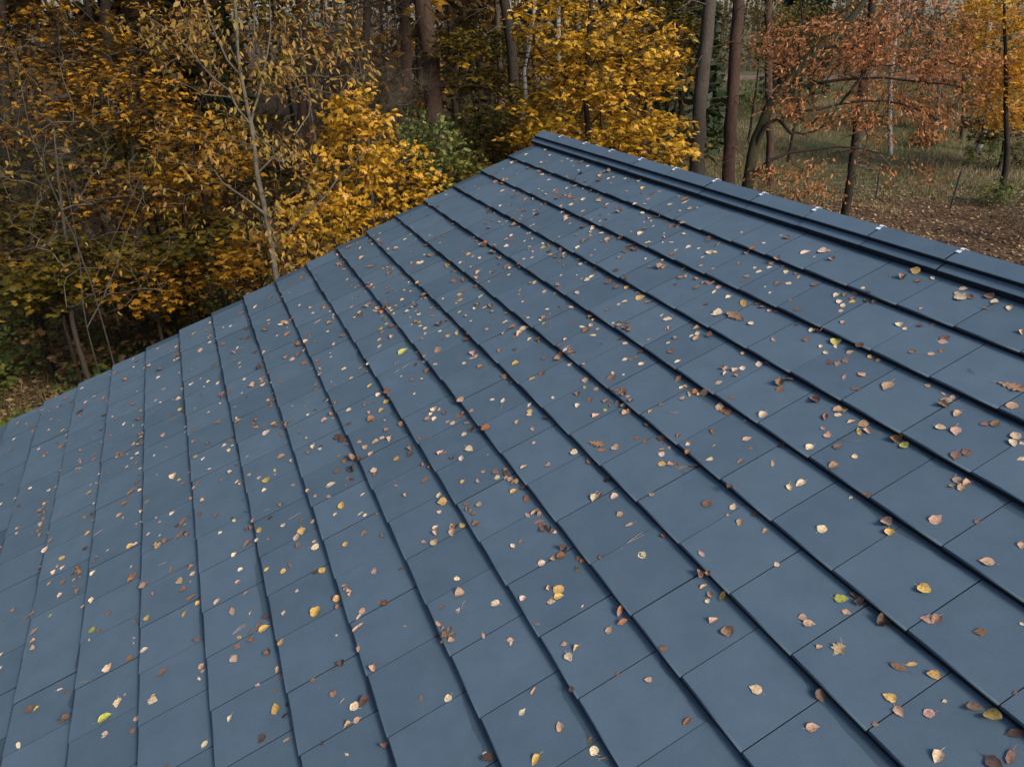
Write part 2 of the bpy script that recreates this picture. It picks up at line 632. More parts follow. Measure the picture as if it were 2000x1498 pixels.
clip_s = Soup()
def strap(pts, w, th=.0012):
    """bent strip: pts along (w offset along the ridge both sides)"""
    pts = np.array(pts)
    V = []
    for p in pts:
        for s_, t_ in ((-1, 0), (1, 0), (1, 1), (-1, 1)):
            V.append(p + UD * (w(p) if callable(w) else w) * s_ + np.array([0, 0, th * t_]))
    F = []
    for i in range(len(pts) - 1):
        for j in range(4):
            F.append((4 * i + j, 4 * i + (j + 1) % 4, 4 * i + 4 + (j + 1) % 4, 4 * i + 4 + j))
    F += [(0, 1, 2, 3), tuple(range(4 * len(pts) - 1, 4 * len(pts) - 5, -1))]
    clip_s.add(V, F)
dn = (full[len(half) - 2] - apex_rel); dn /= np.linalg.norm(dn)      # down the near face
dm = (full[len(half)] - apex_rel); dm /= np.linalg.norm(dm)
upz = np.array([0, 0, .004])
strap([apex_rel + dm * .030 + upz, apex_rel + upz, apex_rel + dn * .014 + upz * 1.1], .010)
strap([apex_rel + dn * .014 + upz * 1.3, apex_rel + dn * .020 + upz * 2.2, apex_rel + dn * .024 + upz], .003)
strap([apex_rel + dn * .024 + upz, apex_rel + dn * .028 + upz, apex_rel + dn * .042 + upz], .012)
clip_me = clip_s.mesh("ridge_clip", M_CLIP)

for i in range(len(JU) - 1):
    L = (JU[i] - JU[i + 1]) * TW
    key = round(L, 4)
    if key not in capmeshes:
        capmeshes[key] = cap_mesh(L)
    T = Matrix.Translation(Vector(roof(JU[i], 0, random.uniform(-.0015, .0015))))
    link("ridge_tile", capmeshes[key], roof_o, T @ Matrix.Rotation(random.uniform(-.003, .003), 4, 'Z'))
    if i > 0:
        link("ridge_clip", clip_me, roof_o, Matrix.Translation(Vector(roof(JU[i], 0))) @ Matrix.Rotation(random.uniform(-.1, .1), 4, 'Z'))

# fallen leaves read off the photograph: crops (origin x, origin y, pixels per crop unit): x,y,length,colour
LEAVES = [
(500,1123,.2504,"320,125,30p 215,297,45p 470,290,95y 632,190,60y 635,252,35o 80,335,60d 65,420,85y 20,395,60b 195,525,65y 100,605,60b 165,735,55y 12,860,40t 155,895,50b 155,1045,95y 245,1010,35d 235,1100,50d 45,1280,80d 240,1285,60t 630,470,12p 968,215,45o 830,285,60t 805,325,55p 800,415,95t 1165,400,30t 800,575,60t 925,725,70t 770,1025,85p 845,990,90d 790,1130,65t 718,1172,65t 518,1312,45d 710,1398,40p 1290,965,60b 1500,962,65p 1570,30,50p 1590,155,85t 1445,255,60b 1575,280,50p 1865,225,80p 1775,475,50t 1985,510,55t 1415,480,40d 1005,1335,60b 1815,1430,100d 670,690,60d 610,735,25o"),
(900,1123,.2504,"485,185,55p 685,102,50t 765,120,90y 765,170,75y 705,210,65t 952,243,20p 600,385,50b 405,505,85d 395,535,35p 1245,290,85o 1265,372,75o 1158,430,70t 805,540,50t 905,575,60t 845,640,85p 570,905,65t 480,1070,65p 775,1185,85t 1010,1295,60y 1042,1370,75p 590,1440,90y 1465,820,60t 1765,1145,80o 1225,770,35o 1895,92,65t 1945,155,60t 1925,205,40p 1975,360,75t 1870,5,80b"),
(600,780,.2504,"325,88,45p 445,48,18t 495,32,45b 135,165,55t 62,85,30d 10,120,30p 325,193,50d 505,165,65o 580,88,50y 490,105,30t 610,165,30t 620,248,40b 45,368,50p 100,388,40p 10,415,45b 240,295,80d 275,320,50d 410,335,40t 450,375,55t 535,335,60t 585,300,45p 650,313,65t 495,425,55t 695,465,50y 245,445,35b 300,480,50o 365,465,70b 410,465,50d 370,550,70d 235,560,55b 520,555,65p 530,587,55b 185,670,75p 350,625,50d 310,675,30o 170,760,60t 65,753,28t 435,742,42p 270,828,70y 415,893,50p 452,905,32p 440,1048,55b 590,1062,42b 298,1130,50y 775,748,40t 698,677,42t 920,632,70b 810,385,60b 805,435,60d 880,305,45b 990,80,55p 1030,80,35t 935,155,55t 990,153,50p 1180,135,65b 1135,187,45p 1248,190,45b 1290,240,60d 1225,275,45p 1390,228,75o 1265,390,75p 1205,460,55p 1045,422,60t 1075,415,40b 1195,8,60t 1280,95,40t 1030,750,60p 1062,808,80y 1030,880,45p 1000,1000,45p 1005,1042,60t 1130,990,60t 1210,985,60y 1130,1040,70t 1160,990,60d 908,1115,42t 990,1118,65t 1215,645,40y 1335,637,50t 1375,565,38t 1470,570,60b 1483,610,45p 1555,588,40d 1635,645,42y 1685,695,45d 1610,718,55y 1715,775,60o 1340,822,48t 1720,905,60t 1775,880,70t 1805,960,80b 1845,1010,80b 1603,1142,45p 1830,1282,65p 1918,1245,45t 1980,1225,70o 1410,435,20g 735,1320,50b 55,1110,40p 65,1155,70p 115,1335,70y 60,1350,50d 525,1342,60t 1168,1400,50y 1885,1475,60t 1640,178,45t 1760,235,45t 1735,45,50p 1735,95,50y 1732,120,45p 1770,340,32t 1690,530,60t 1880,518,50t 1530,12,50p 1445,5,40p 620,20,60y 145,10,40d"),
(1000,780,.2504,"485,415,60p 600,490,60b 615,505,50y 665,350,150k 700,400,75b 805,380,65t 610,8,60b 655,132,60t 728,85,35g 825,32,40b 870,58,45b 915,98,45b 1075,95,40y 1055,205,50b 1170,312,70d 975,300,50b 1040,330,55b 1175,395,50t 1232,380,32t 1170,505,65y 1425,525,75b 1330,572,40b 1685,105,60o 1620,60,80t 1565,255,70b 1578,362,35t 1832,312,65t 1862,383,38o 1785,485,60b 1815,170,28t 1960,125,75p 745,632,60d 640,768,75p 685,750,60b 800,762,65p 845,902,55t 915,980,65t 1088,745,48t 695,1230,45b 850,1162,25t 1015,1215,70p 1185,1068,45o 1480,1208,65t 1525,815,75b 1725,840,65p 1685,903,30t 1778,965,65t 1973,1028,50t 1900,895,60d 1710,722,50d 1465,1365,90b 1540,1390,40o 1495,1460,65t 400,1222,80o 320,1245,40t 520,1245,50b 550,1265,35o 520,1332,70y 410,1165,60d"),
(1400,780,.2504,"437,503,65t 570,687,65p 653,657,80p 515,363,60d 848,143,78o 828,228,42t 865,283,60t 728,378,65p 945,370,72b 1075,447,45p 912,522,75t 765,10,90b 945,85,75t 1003,92,50y 1052,178,65t 1145,195,80t 1110,253,75y 1180,250,70t 1415,318,85o 1460,362,70g 1768,48,80b 1790,12,75t 1875,113,75t 1745,220,75p 1865,248,95t 1865,440,95b 1948,415,85b 1875,633,80t 1905,688,75t 1955,662,65t 1830,678,35t 1182,782,60o 1045,768,32p 1708,942,105t 822,1015,75p 1325,965,85t 1350,1037,75y 468,1288,50p 1615,1480,100y"),
(1300,974,.35,"1740,130,30b 1795,353,72t 1985,262,45t 205,310,45t 980,560,70g 1062,540,55b 1095,578,70b 1008,632,45t 1445,510,90y 765,665,45t 800,700,60t 1220,692,75d 1465,672,70t 1510,675,65b 1755,745,60b 860,830,38t 965,842,100m 1300,940,80b 1372,925,55y 1498,985,65y 1252,1110,70y 1302,1188,65t 1470,1200,60t 1557,1130,20p 1725,1170,80b 1825,1215,95y 1170,1258,35b 1955,1310,90d 1925,1440,90b 1835,1480,95d 1520,1438,75p 872,1100,75d 820,1278,65t 505,1065,70p 120,1243,62o 283,685,75t 348,742,70b 325,550,60y 1990,700,25p 1950,1083,30b"),
(0,974,.35,"105,40,30d 95,192,22t 178,192,22b 98,165,25t 285,230,35b 475,103,32o 515,90,25d 490,193,38y 255,285,45p 475,278,30d 345,333,42y 350,385,28p 302,410,32p 353,465,40b 273,475,28y 335,540,32p 435,518,40b 145,663,36o 182,640,34b 283,652,26g 78,620,32b 190,742,48t 183,840,36t 5,870,30p 165,1175,52b 203,1170,32y 105,1375,50p 5,942,20p 335,1065,38p 383,1085,38o 368,1245,60b 658,1138,62p 697,1093,15p 588,1225,75g 583,1318,52p 855,1125,60p 855,1097,24y 605,947,58p 590,940,30p 910,965,70b 803,843,45p 722,892,40o 745,777,28t 555,735,30o 515,733,45g 608,638,32b 510,567,38p 520,415,36p 733,380,24p 742,430,50b 730,458,32o 760,683,38b 825,665,42y 795,485,50t 825,470,25o 725,265,38y 750,255,42p 765,138,20p 757,165,20b 830,198,25p 885,262,48t 925,235,38b 1000,205,60b 960,82,32p 820,20,35b 695,28,45b 665,93,34t 892,130,20t 955,397,45b 1067,385,36b 1005,462,55t 1022,508,40b 1028,645,42y 1070,553,50o 1103,585,30y 1103,793,34b 1125,935,38t 1130,962,30t 1112,1003,30p 1143,1370,42p 930,1490,25o 1115,85,44b 1208,92,40b 1130,15,30t 1308,122,36p 1300,110,30d 1380,252,50b 1382,172,25d 1412,122,34t 1450,175,44y 1432,230,26p 1308,315,34p 1328,465,32t 1372,527,32t 1212,575,42p 1298,630,60t 1308,893,58t 1327,825,46b 1337,775,40y 1390,738,34b 1440,710,40b 1488,395,32y 1582,405,36y 1622,373,42b 1573,35,28b 1685,182,60y 1665,260,42b 1683,122,28b 1655,215,50p 1755,240,30p 1757,270,50b 1790,400,50y 1908,38,50y 1925,255,34y 1433,1043,30t 1283,1225,38p 1930,1427,26p 1655,515,18p"),
(0,450,.35,"830,757,32p 885,823,24p 915,885,28t 870,950,24t 995,942,32p 1003,1000,30y 975,1050,22o 1090,993,22t 1117,918,25b 1163,845,22p 1120,828,12p 1218,853,28p 1190,752,40b 1068,858,30p 1120,670,45t 1170,628,22p 1250,545,30t 1290,535,24p 1085,577,34y 985,650,26t 745,718,18p 765,730,28b 710,832,30b 650,793,30b 895,780,42b 740,970,60b 580,935,50b 523,932,25t 480,960,22t 458,882,24p 235,1002,22p 365,937,32b 445,1015,42d 100,1080,28b 147,1080,16p 80,1165,24p 63,1222,32b 8,1418,22b 287,1055,22t 337,1065,25b 350,1118,30y 217,1220,22p 345,1205,34b 318,1185,20b 570,1115,36o 583,1035,30d 693,1080,24p 745,1088,16p 777,1055,34b 745,1195,26y 765,1247,24p 735,1272,18p 708,1320,18p 765,1297,20o 530,1250,34b 527,1280,30o 497,1465,38y 275,1450,24p 735,1460,50o 765,1410,36b 968,1372,48p 1000,1393,24y 1082,1438,26t 1040,1415,24b 862,1257,18p 913,1143,34t 1080,1120,25b 1163,1190,30o 1085,1180,28b 1250,1200,26p 1278,1228,30p 1288,1175,34b 1090,1262,34t 1135,1275,28p 1170,1333,24t 1288,1352,26t 1240,1395,22b 1322,1405,24p 1395,1363,28t 1447,1380,28t 1320,1048,30p 1312,988,24t 1365,830,26p 1215,1072,38b 1250,925,42b 1280,905,34b 1415,862,60t 1468,862,30p 1505,792,28b 1570,850,24o 1455,770,40d 1525,1078,32y 1545,1092,36b 1485,1130,46p 1575,1143,26o 1625,1067,30b 1600,1085,34b 1570,1262,50t 1535,1340,30g 1625,1285,26t 1490,1395,50y 1475,1452,28p 1640,1422,28t 1745,1205,36p 1787,1220,30p 1715,1240,40b 1720,1030,34b 1755,1003,28b 1813,1058,30t 1785,803,28t 1760,865,34b 1767,893,25b 1893,1165,70d 1945,1005,32y 1947,1085,34d 1918,777,34p 1960,825,22p 1565,528,36p 1580,512,34y 1600,525,30t 1485,558,36b 1610,580,50b 1670,690,50b 1630,722,34t 1700,740,40o 1600,710,34b 1710,625,28t 1665,645,34o 1810,430,40o 1840,522,30b 1735,435,20t 1748,463,22p 1775,510,40t 1828,567,20p 1865,635,26p 1910,590,40b 1545,590,20p 1475,683,24t 1425,680,34d 1315,683,40b 1325,657,24p 1348,605,28b 1385,600,34d 1375,550,40d 1245,637,38b 1425,428,34p 1510,375,40b 1500,505,24t 1345,465,44b 1690,255,34b 1620,297,34b 1680,268,28t 1920,220,30t 1900,190,40b 1940,275,20p 1950,95,40b 1850,845,15p 1842,685,15p 1847,710,18t"),
(700,450,.35,"262,52,25p 212,107,28t 345,183,44p 437,47,25o 380,85,50b 300,188,25b 405,140,55b 440,140,30d 330,182,20p 568,182,22p 500,205,45y 540,238,25b 590,280,60b 540,285,50b 668,268,34t 668,235,38t 630,205,20t 730,287,18t 585,340,34b 563,360,32y 568,392,34y 688,333,28o 685,372,32p 648,438,25p 705,433,32y 740,425,50b 672,415,24b 565,458,24p 600,480,20t 550,575,45y 500,590,30y 605,615,40d 645,690,50t 635,715,35t 685,765,38o 660,705,30t 430,748,30p 445,668,60t 370,703,28t 385,785,44b 345,715,34d 320,750,34d 250,680,55g 300,840,28b 160,900,50o 112,920,32p 150,965,34b 132,1000,34y 65,868,34y 45,795,26y 15,770,34b 120,648,34p 118,613,28t 190,598,28t 135,570,34b 125,552,28g 190,540,32d 157,500,42y 155,525,26y 340,515,24g 345,535,22p 375,550,26t 455,565,24p 355,608,20t 375,578,20t 290,487,18t 338,470,28p 270,455,28p 325,450,22t 325,425,24b 245,390,24p 208,423,24t 200,467,18p 170,347,28b 255,335,20p 175,243,42b 330,295,25y 370,370,34b 410,435,30b 415,480,40b 455,525,50b 65,410,40b 50,425,34t 20,155,34t 65,205,50b 10,100,24y 65,65,28b 820,515,34p 860,540,50b 915,553,50p 900,582,45t 812,577,28t 955,545,25b 955,610,30p 1000,612,34b 790,670,34b 877,745,42y 877,668,22d 1025,800,42b 970,830,38y 1110,723,40t 1130,695,36o 815,820,34b 855,858,32b 1225,97,34p 1240,190,25p 1235,165,38b 1150,130,30p 1155,150,34b 1105,150,30b 1070,140,28y 1030,75,24p 1030,97,36y 1065,120,30b 955,92,18p 970,155,22p 985,293,36t 960,298,25t 950,245,36d 900,205,24b 825,92,32p 830,207,50b 705,85,60b 755,130,45b 790,155,30t 720,70,30o 855,35,20t 840,250,20p 1040,343,30t 1100,355,20y 1222,350,32p 1303,260,34p 1275,280,34p 1325,225,50b 1220,250,14p 1298,143,22t 1355,18,25p 1295,10,22t 1265,60,50b 1390,65,30b 1390,50,34t 1460,155,30b 1490,120,34b 1520,95,50b 1540,110,50b 1575,20,38p 1615,72,34p 1605,160,20p 1715,40,28t 1700,68,14p 1690,210,45b 1705,205,34t 1815,22,22p 1840,95,34p 1772,112,22p 1750,135,34b 1955,55,40b 1900,103,20p 1920,152,22p 1910,200,26y 1818,220,38y 1800,265,34b 1830,258,28t 1395,288,45b 1442,318,36b 1498,320,34y 1570,378,50y 1595,378,28y 1588,405,28b 1630,403,34b 1485,400,30p 1450,415,24p 1502,518,25b 1300,487,34o 1335,555,22t 1250,540,38p 1275,560,60b 1312,588,36p 1298,530,34t 1188,430,34p 1120,430,26d 1072,467,22b 1040,495,34b 1020,500,26p 1035,520,20g 930,485,22b 920,400,22t 925,372,14d 1155,610,24p 1465,608,34d 1490,632,32p 1487,722,32p 1520,720,26b 1575,685,34b 1550,712,34b 1577,748,34p 1260,748,28t 1420,798,34p 1415,825,60b 1480,807,20p 1265,838,46t 1265,877,28g 1225,917,38b 1087,935,24p 1725,497,50p 1725,548,30y 1885,550,40t 1893,578,36p 1885,605,45t 1860,590,28p 1962,590,34b 1770,605,25b 1730,630,25p 1622,612,24t 1745,678,42b 1780,733,36p 1940,415,26d 1985,345,34p 1925,292,34t 1890,320,44b 1985,470,34p 1785,833,60b 1805,878,32p 1808,937,34t 1930,915,50b 1848,922,12p"),
(1300,450,.35,"780,127,50p 875,118,50p 910,115,36t 930,163,34t 1070,110,60t 1045,112,42t 1100,122,36b 1160,130,34b 1303,183,25p 1395,235,56y 1452,215,44o 1325,265,45b 1255,255,25b 1407,288,34b 1490,268,40p 1615,270,34d 1660,328,42p 1645,378,65p 1625,352,30t 1700,375,42b 1805,370,50b 1865,365,58b 1835,402,42p 1787,437,36b 1918,437,42p 1990,572,40t 1305,527,42p 1335,550,25p 1420,537,30b 1555,602,60b 1548,625,50t 1377,680,36b 1482,692,36t 1540,675,32b 1935,875,145k 1240,870,80t 1462,868,34t 1550,913,28p 1560,945,55t 1550,980,55b 1600,935,34t 1627,1023,55t 1780,1082,42b 1840,1080,58b 1935,980,60t 1530,1100,60y 1620,1122,65t 1955,1148,60p 1940,1188,55p 1990,1190,30p 1985,1278,42p 290,465,55p 390,485,130k 475,522,34p 435,410,70y 350,375,32p 220,415,34b 280,345,34p 297,318,32t 210,290,38t 175,318,40b 240,298,36b 105,222,42y 120,257,40t 75,268,34t 195,200,28y 245,125,42p 275,125,28p 185,103,18t 207,153,24p 125,92,34p 57,112,20t 100,25,24t 230,45,50b 298,82,28y 425,12,20t 500,82,24b 645,30,20t 680,45,40b 490,122,36o 455,130,28t 625,180,34t 590,185,34t 580,210,28p 672,235,36p 742,263,34y 625,302,36b 520,235,32p 498,210,25p 450,258,34t 425,285,34b 412,187,26b 685,298,34p 828,305,36b 735,443,42b 700,392,28b 620,455,34b 540,432,30b 510,412,32b 580,450,25t 602,612,38t 785,612,36b 817,560,36p 868,568,42b 865,648,28p 895,685,34p 948,650,34p 950,625,60g 1030,685,40t 1140,710,26y 1185,730,28b 1085,665,45d 910,740,50b 960,748,42b 1005,730,45b 998,822,42t 1093,807,44t 1063,888,45b 990,515,30t 978,452,26p 990,420,36p 968,400,34p 1040,400,34y 1045,385,34b 950,365,40p 1000,362,34b 1060,352,40b 1120,395,30b 1165,403,34d 1130,368,36d 520,747,46p 430,770,34p 390,783,42t 335,772,34t 333,803,32t 397,810,26t 297,852,38t 640,888,56b 640,850,70b 690,840,45b 90,878,28p 92,937,32t 75,830,60b 215,915,60b 375,935,38b 300,982,60t 350,1020,42o 550,1030,60p"),
(950,230,.2003,"495,265,45t 545,205,25p 390,362,35p 575,315,28p 635,330,45p 620,368,28p 800,360,60o 330,325,20p 165,410,40p 255,440,50p 410,495,60b 430,510,40p 545,560,55p 520,530,40b 610,610,40p 165,500,25p 300,553,20p 540,435,28p 735,430,45t 790,408,25p 830,425,30p 850,475,25p 900,515,35p 920,550,45d 795,580,45t 865,605,35b 920,440,60b 1000,425,60b 1095,440,60b 990,475,40p 1290,505,50g 1190,530,50t 1160,535,40b 1110,570,45t 1075,605,35b 1100,620,45b 1190,600,35p 1240,585,35p 1380,572,45p 1350,600,30p 1395,618,35t 1490,620,50t 1505,585,35b 1590,550,35p 1640,605,40d 1530,690,55y 1525,740,40b 1615,745,50b 1710,665,40b 1370,718,45t 1685,725,35t 1575,797,45t 1790,850,50p 1790,905,35b 1885,915,30t 1960,740,110t 1940,800,80o 1935,830,60p 1875,770,40t 1980,890,50t 160,718,50t 155,650,60b 90,635,50b 300,755,90b 265,770,50b 550,720,35t 590,750,35t 385,805,50b 465,800,50b 785,690,40p 865,678,40b 745,775,45o 685,795,40b 815,745,30t 760,745,20t 945,800,70p 1100,810,90t 1180,850,45t 1455,875,45p 1520,935,50p 1590,975,65b 1690,975,55b 1300,920,60t 1280,880,45b 1030,720,30b 1545,845,50t 1540,1020,20p 1610,1010,25p 1510,1135,65p 1550,1090,45b 1630,1060,35p 1750,1020,40b 1110,1010,30p 1165,995,35d 920,1000,28o 975,1003,35t 1035,1025,35t 740,890,45t 745,925,40p 775,970,50t 815,1035,35t 780,1000,60t 940,915,45t 825,850,50p 565,840,60b 630,860,50b 140,862,40p 230,858,45b 35,925,60b 40,930,30p 285,930,40b 370,915,50b 465,905,35p 465,938,30p 345,960,40t 125,1020,40p 270,1055,55b 35,1078,40b 155,1045,18p 255,1150,40t 195,1195,40t 400,1130,25p 375,1205,30p 450,1180,30t 200,1258,60p 555,1225,45t 540,1265,50p 600,1250,70b 660,1255,45b 605,1300,40t 615,1345,60p 775,1325,50p 770,1360,50b 690,1370,45t 730,1290,40b 450,1365,40p 415,1262,40t 65,1330,60o 130,1370,50t 200,1455,60b 230,1465,35p 365,1380,35p 895,1272,55p 950,1205,70t 1025,1160,40b 1035,1090,45p 945,1075,60b 1005,1118,28p 1120,1130,45p 1180,1190,50b 1190,1212,50t 1130,1210,30b 1310,1190,50o 1180,1285,30b 1020,1345,40t 1060,1290,18p 1300,1370,60t 1350,1310,60b 1400,1245,80b 1430,1285,90b 1580,1225,60p 1560,1380,38p 1720,1215,30p 1750,1170,60t 1735,1130,30p 1800,1065,80b 1870,1060,70t 1920,1055,60t 1925,1138,50p 1845,1295,40p 1815,1335,50b 1970,1265,60p 920,1390,60b 915,1435,45t 1050,1475,50b 1700,1465,90b"),
]
# pine needles: full photo pixels of the two ends
NEEDLES = [(877,1238,895,1243),(902,1189,909,1174),(665,1373,673,1363),(186,1045,203,1033),(455,1239,480,1222),(457,1237,482,1218),(565,1014,588,1001),(310,1105,325,1098),(380,1058,398,1057),(157,1333,172,1330),(665,1373,673,1365),(515,998,527,993),(1164,1481,1190,1483),(1168,1485,1188,1478),(1303,806,1326,805),(1310,809,1324,808),(1224,1061,1259,1043),(1229,1058,1255,1040),(1320,914,1350,911),(1325,917,1352,912),(1636,856,1684,861),(1892,721,1904,732),(1898,720,1903,728),(770,713,780,706),(786,720,800,710),(771,729,782,722),(979,800,984,786)]

# ================================================================== FALLEN LEAVES ON THE ROOF
COLS = {'p': (.76, .58, .37), 't': (.52, .34, .225), 'b': (.24, .145, .095), 'd': (.10, .06, .045), 'y': (.62, .40, .13),
        'o': (.31, .14, .06), 'g': (.42, .42, .10), 'k': (.36, .21, .125), 'm': (.55, .38, .20)}
WORDS = {'p': "pale cream", 't': "dusty tan", 'b': "dull brown", 'd': "blackish-brown", 'y': "golden yellow", 'o': "rusty orange",
         'g': "yellow-green", 'k': "large tan", 'm': "large cream"}


def fallen_mat(attr):
    m, nt, bs, out = new_mat("fallen_leaf_" + ("mass" if attr else "single"))
    if attr:
        a = node(nt, "ShaderNodeAttribute", attribute_name="hue"); col = a.outputs["Color"]
    else:
        a = node(nt, "ShaderNodeObjectInfo"); col = a.outputs["Color"]
    geo = node(nt, "ShaderNodeNewGeometry")
    nz = node(nt, "ShaderNodeTexNoise", Scale=130.0, Detail=4.0, Roughness=.7)
    nt.links.new(geo.outputs["Position"], nz.inputs["Vector"])
    v = ramp(nt, [(.36, (.42, .36, .34)), (.5, (.95, .93, .92)), (.7, (1.2, 1.2, 1.2))], nz.outputs[0])
    nt.links.new(mix(nt, .85, col, v.outputs[0], 'MULTIPLY'), bs.inputs["Base Color"])
    bs.inputs["Roughness"].default_value = .65
    bs.inputs["Specular IOR Level"].default_value = .3
    return m


M_FALL, M_FALLM = fallen_mat(False), fallen_mat(True)


def leaf_outline(kind, rng):
    """Half-length 0.5 along +x (stem at -x); returns outline points from stem round to stem."""
    t = np.linspace(-1, 1, 9)
    if kind == 'oak':
        xs = np.array([-.5, -.40, -.33, -.22, -.15, -.02, .06, .18, .26, .38, .5])
        ws = np.array([.02, .10, .04, .18, .08, .25, .12, .27, .13, .17, .03])
    elif kind == 'maple':
        xs = np.array([-.40, -.36, -.22, -.14, .0, .12, .16, .28, .5])
        ws = np.array([.02, .24, .20, .40, .26, .36, .17, .12, .0])
    elif kind == 'ovate':
        xs = np.array([-.42, -.36, -.24, -.08, .10, .26, .38, .5])
        ws = np.array([.03, .20, .31, .35, .29, .19, .10, .0])
    elif kind == 'round':
        xs = np.array([-.40, -.34, -.18, .02, .22, .36, .44])
        ws = np.array([.04, .24, .38, .42, .35, .20, .0])
    else:                                                     # long
        xs = np.array([-.46, -.34, -.16, .04, .22, .38, .5])
        ws = np.array([.02, .13, .20, .21, .17, .08, .0])
    ws = ws * rng.uniform(.88, 1.12, len(ws)); xs = xs + rng.normal(0, .012, len(xs))
    wl2 = ws * rng.uniform(.85, 1.12, len(ws))
    return xs, ws, wl2


def fallen_leaf_mesh(kind, curl, fold, seed):
    rng = np.random.default_rng(seed)
    xs, wa, wb = leaf_outline(kind, rng)
    n = len(xs)
    V = []
    tw = rng.normal(0, .35)
    for row, w in ((0, wa), (1, wa * .5), (2, wa * 0), (3, -wb * .5), (4, -wb)):
        for i in range(n):
            x, y = xs[i], w[i]
            z = curl * (y * y * 4) * .5 + fold * abs(y) + curl * .30 * (x * x) + tw * x * y * .5 + rng.normal(0, .012)
            V.append((x, y, max(z, 0) + .02))
    F = []
    for r in range(4):
        for i in range(n - 1):
            F.append((r * n + i, r * n + i + 1, (r + 1) * n + i + 1, (r + 1) * n + i))
    b = len(V)                                                # stem: a thin bent strip
    sl = rng.uniform(.18, .35); bend = rng.normal(0, .12)
    for s_, t_ in ((0, 0), (.5, bend * .4), (1, bend)):
        V.append((xs[0] - sl * s_, t_ - .012, .03 + .05 * s_)); V.append((xs[0] - sl * s_, t_ + .012, .035 + .05 * s_))
    F += [(b, b + 1, b + 3, b + 2), (b + 2, b + 3, b + 5, b + 4)]
    return mesh_np("fallen_leaf", V, F, M_FALL, smooth=True)


PROTO = {}
sd_ = 0
for kind in ('ovate', 'round', 'long', 'oak', 'maple'):
    PROTO[kind] = []
    for curl, fold in ((.12, .04), (.35, .08), (.8, .18), (.1, .28), (1.2, .15), (.25, .0)):
        sd_ += 1
        PROTO[kind].append(fallen_leaf_mesh(kind, curl, fold, sd_))

items = []
for ox, oy, sc_, txt in LEAVES:
    for tok in txt.split():
        a, b, c = tok.split(',')
        items.append([ox + sc_ * float(a), oy + sc_ * float(b), sc_ * float(c[:-1]), c[-1]])
keep = []
for it in items:
    x, y, L, k = it
    if any(abs(x - o[0]) < max(4.5, .35 * L) and abs(y - o[1]) < max(3.5, .3 * L) for o in keep):
        continue
    u, v, dep = roof_at(x, y)
    if not (U_START < u < U_END - .15 and .12 < v < V_END):
        continue
    keep.append(it + [u, v, dep])
# small bits too small to read one by one in the photograph: thicker up the roof and along the butts
tries = 0
extra = 0
while extra < 560 and tries < 40000:
    tries += 1
    u = random.uniform(-2, 20.6); v = random.uniform(.25, 17.5)
    if random.random() < .35: v = math.floor(v) + random.choice((.03, .06, .1))
    if v < .2: continue
    x, y, dep = pix(roof(u, v, float(surf_h(v))))
    if not (0 < x < 2000 and 250 < y < 1498): continue
    dens = .04 + .96 * max(0, min(1, (u - 5) / 8)) * (1 - .45 * max(0, (v - 9) / 8))
    if random.random() > dens: continue
    keep.append([x, y, FPX * random.uniform(.014, .032) / dep, random.choice('ppttbbbbdo'), u, v, dep])
    extra += 1

for _ in range(50):                                      # small drifts caught against the butts
    uc = random.uniform(5, 20.4); vc = random.randint(1, 16) + random.choice((.08, .12, .2, .5, .85))
    for _ in range(random.randint(3, 9)):
        u = uc + random.gauss(0, .16); v = vc + abs(random.gauss(0, .07))
        if not u < U_END - .2: continue
        x, y, dep = pix(roof(u, v, float(surf_h(v))))
        if 0 < x < 2000 and 250 < y < 1300:
            keep.append([x, y, FPX * random.uniform(.018, .036) / dep, random.choice('pttbbbbdo'), u, v, dep])

leaves = []
for x, y, L, k, u, v, dep in keep:
    size = min(max(L * dep / FPX, .013), .13 if k in 'km' else .068)
    at_butt = (math.ceil(v) - v) > .86
    leaves.append(dict(x=x, y=y, u=u, v=v, size=size, k=k, L=size * FPX / dep, butt=at_butt, course=math.ceil(v)))
leaves.sort(key=lambda d: -d['L'])
single, mass = leaves[:299], leaves[299:]

ORD = ["first", "second", "third", "fourth", "fifth", "sixth", "seventh", "eighth", "ninth", "tenth", "eleventh", "twelfth", "thirteenth",
       "fourteenth", "fifteenth", "sixteenth", "seventeenth", "eighteenth", "nineteenth", "twentieth"]
def ordinal(n):
    if n < 20: return ORD[n]
    t, o = divmod(n + 1, 10)
    tens = {2: ("twenty", "twentieth"), 3: ("thirty", "thirtieth"), 4: ("forty", "fortieth"), 5: ("fifty", "fiftieth"), 6: ("sixty", "sixtieth"), 7: ("seventy", "seventieth"), 8: ("eighty", "eightieth")}[min(t, 8)]
    return tens[1] if o == 0 else tens[0] + "-" + ORD[o - 1]


order = {}
for d in sorted(leaves, key=lambda d: (d['course'], d['k'], d['u'])):
    if not (0 <= d['x'] <= 2000 and 0 <= d['y'] <= 1498): continue
    key = (d['course'], d['k'])
    d['rank'] = order.get(key, 0); order[key] = d['rank'] + 1


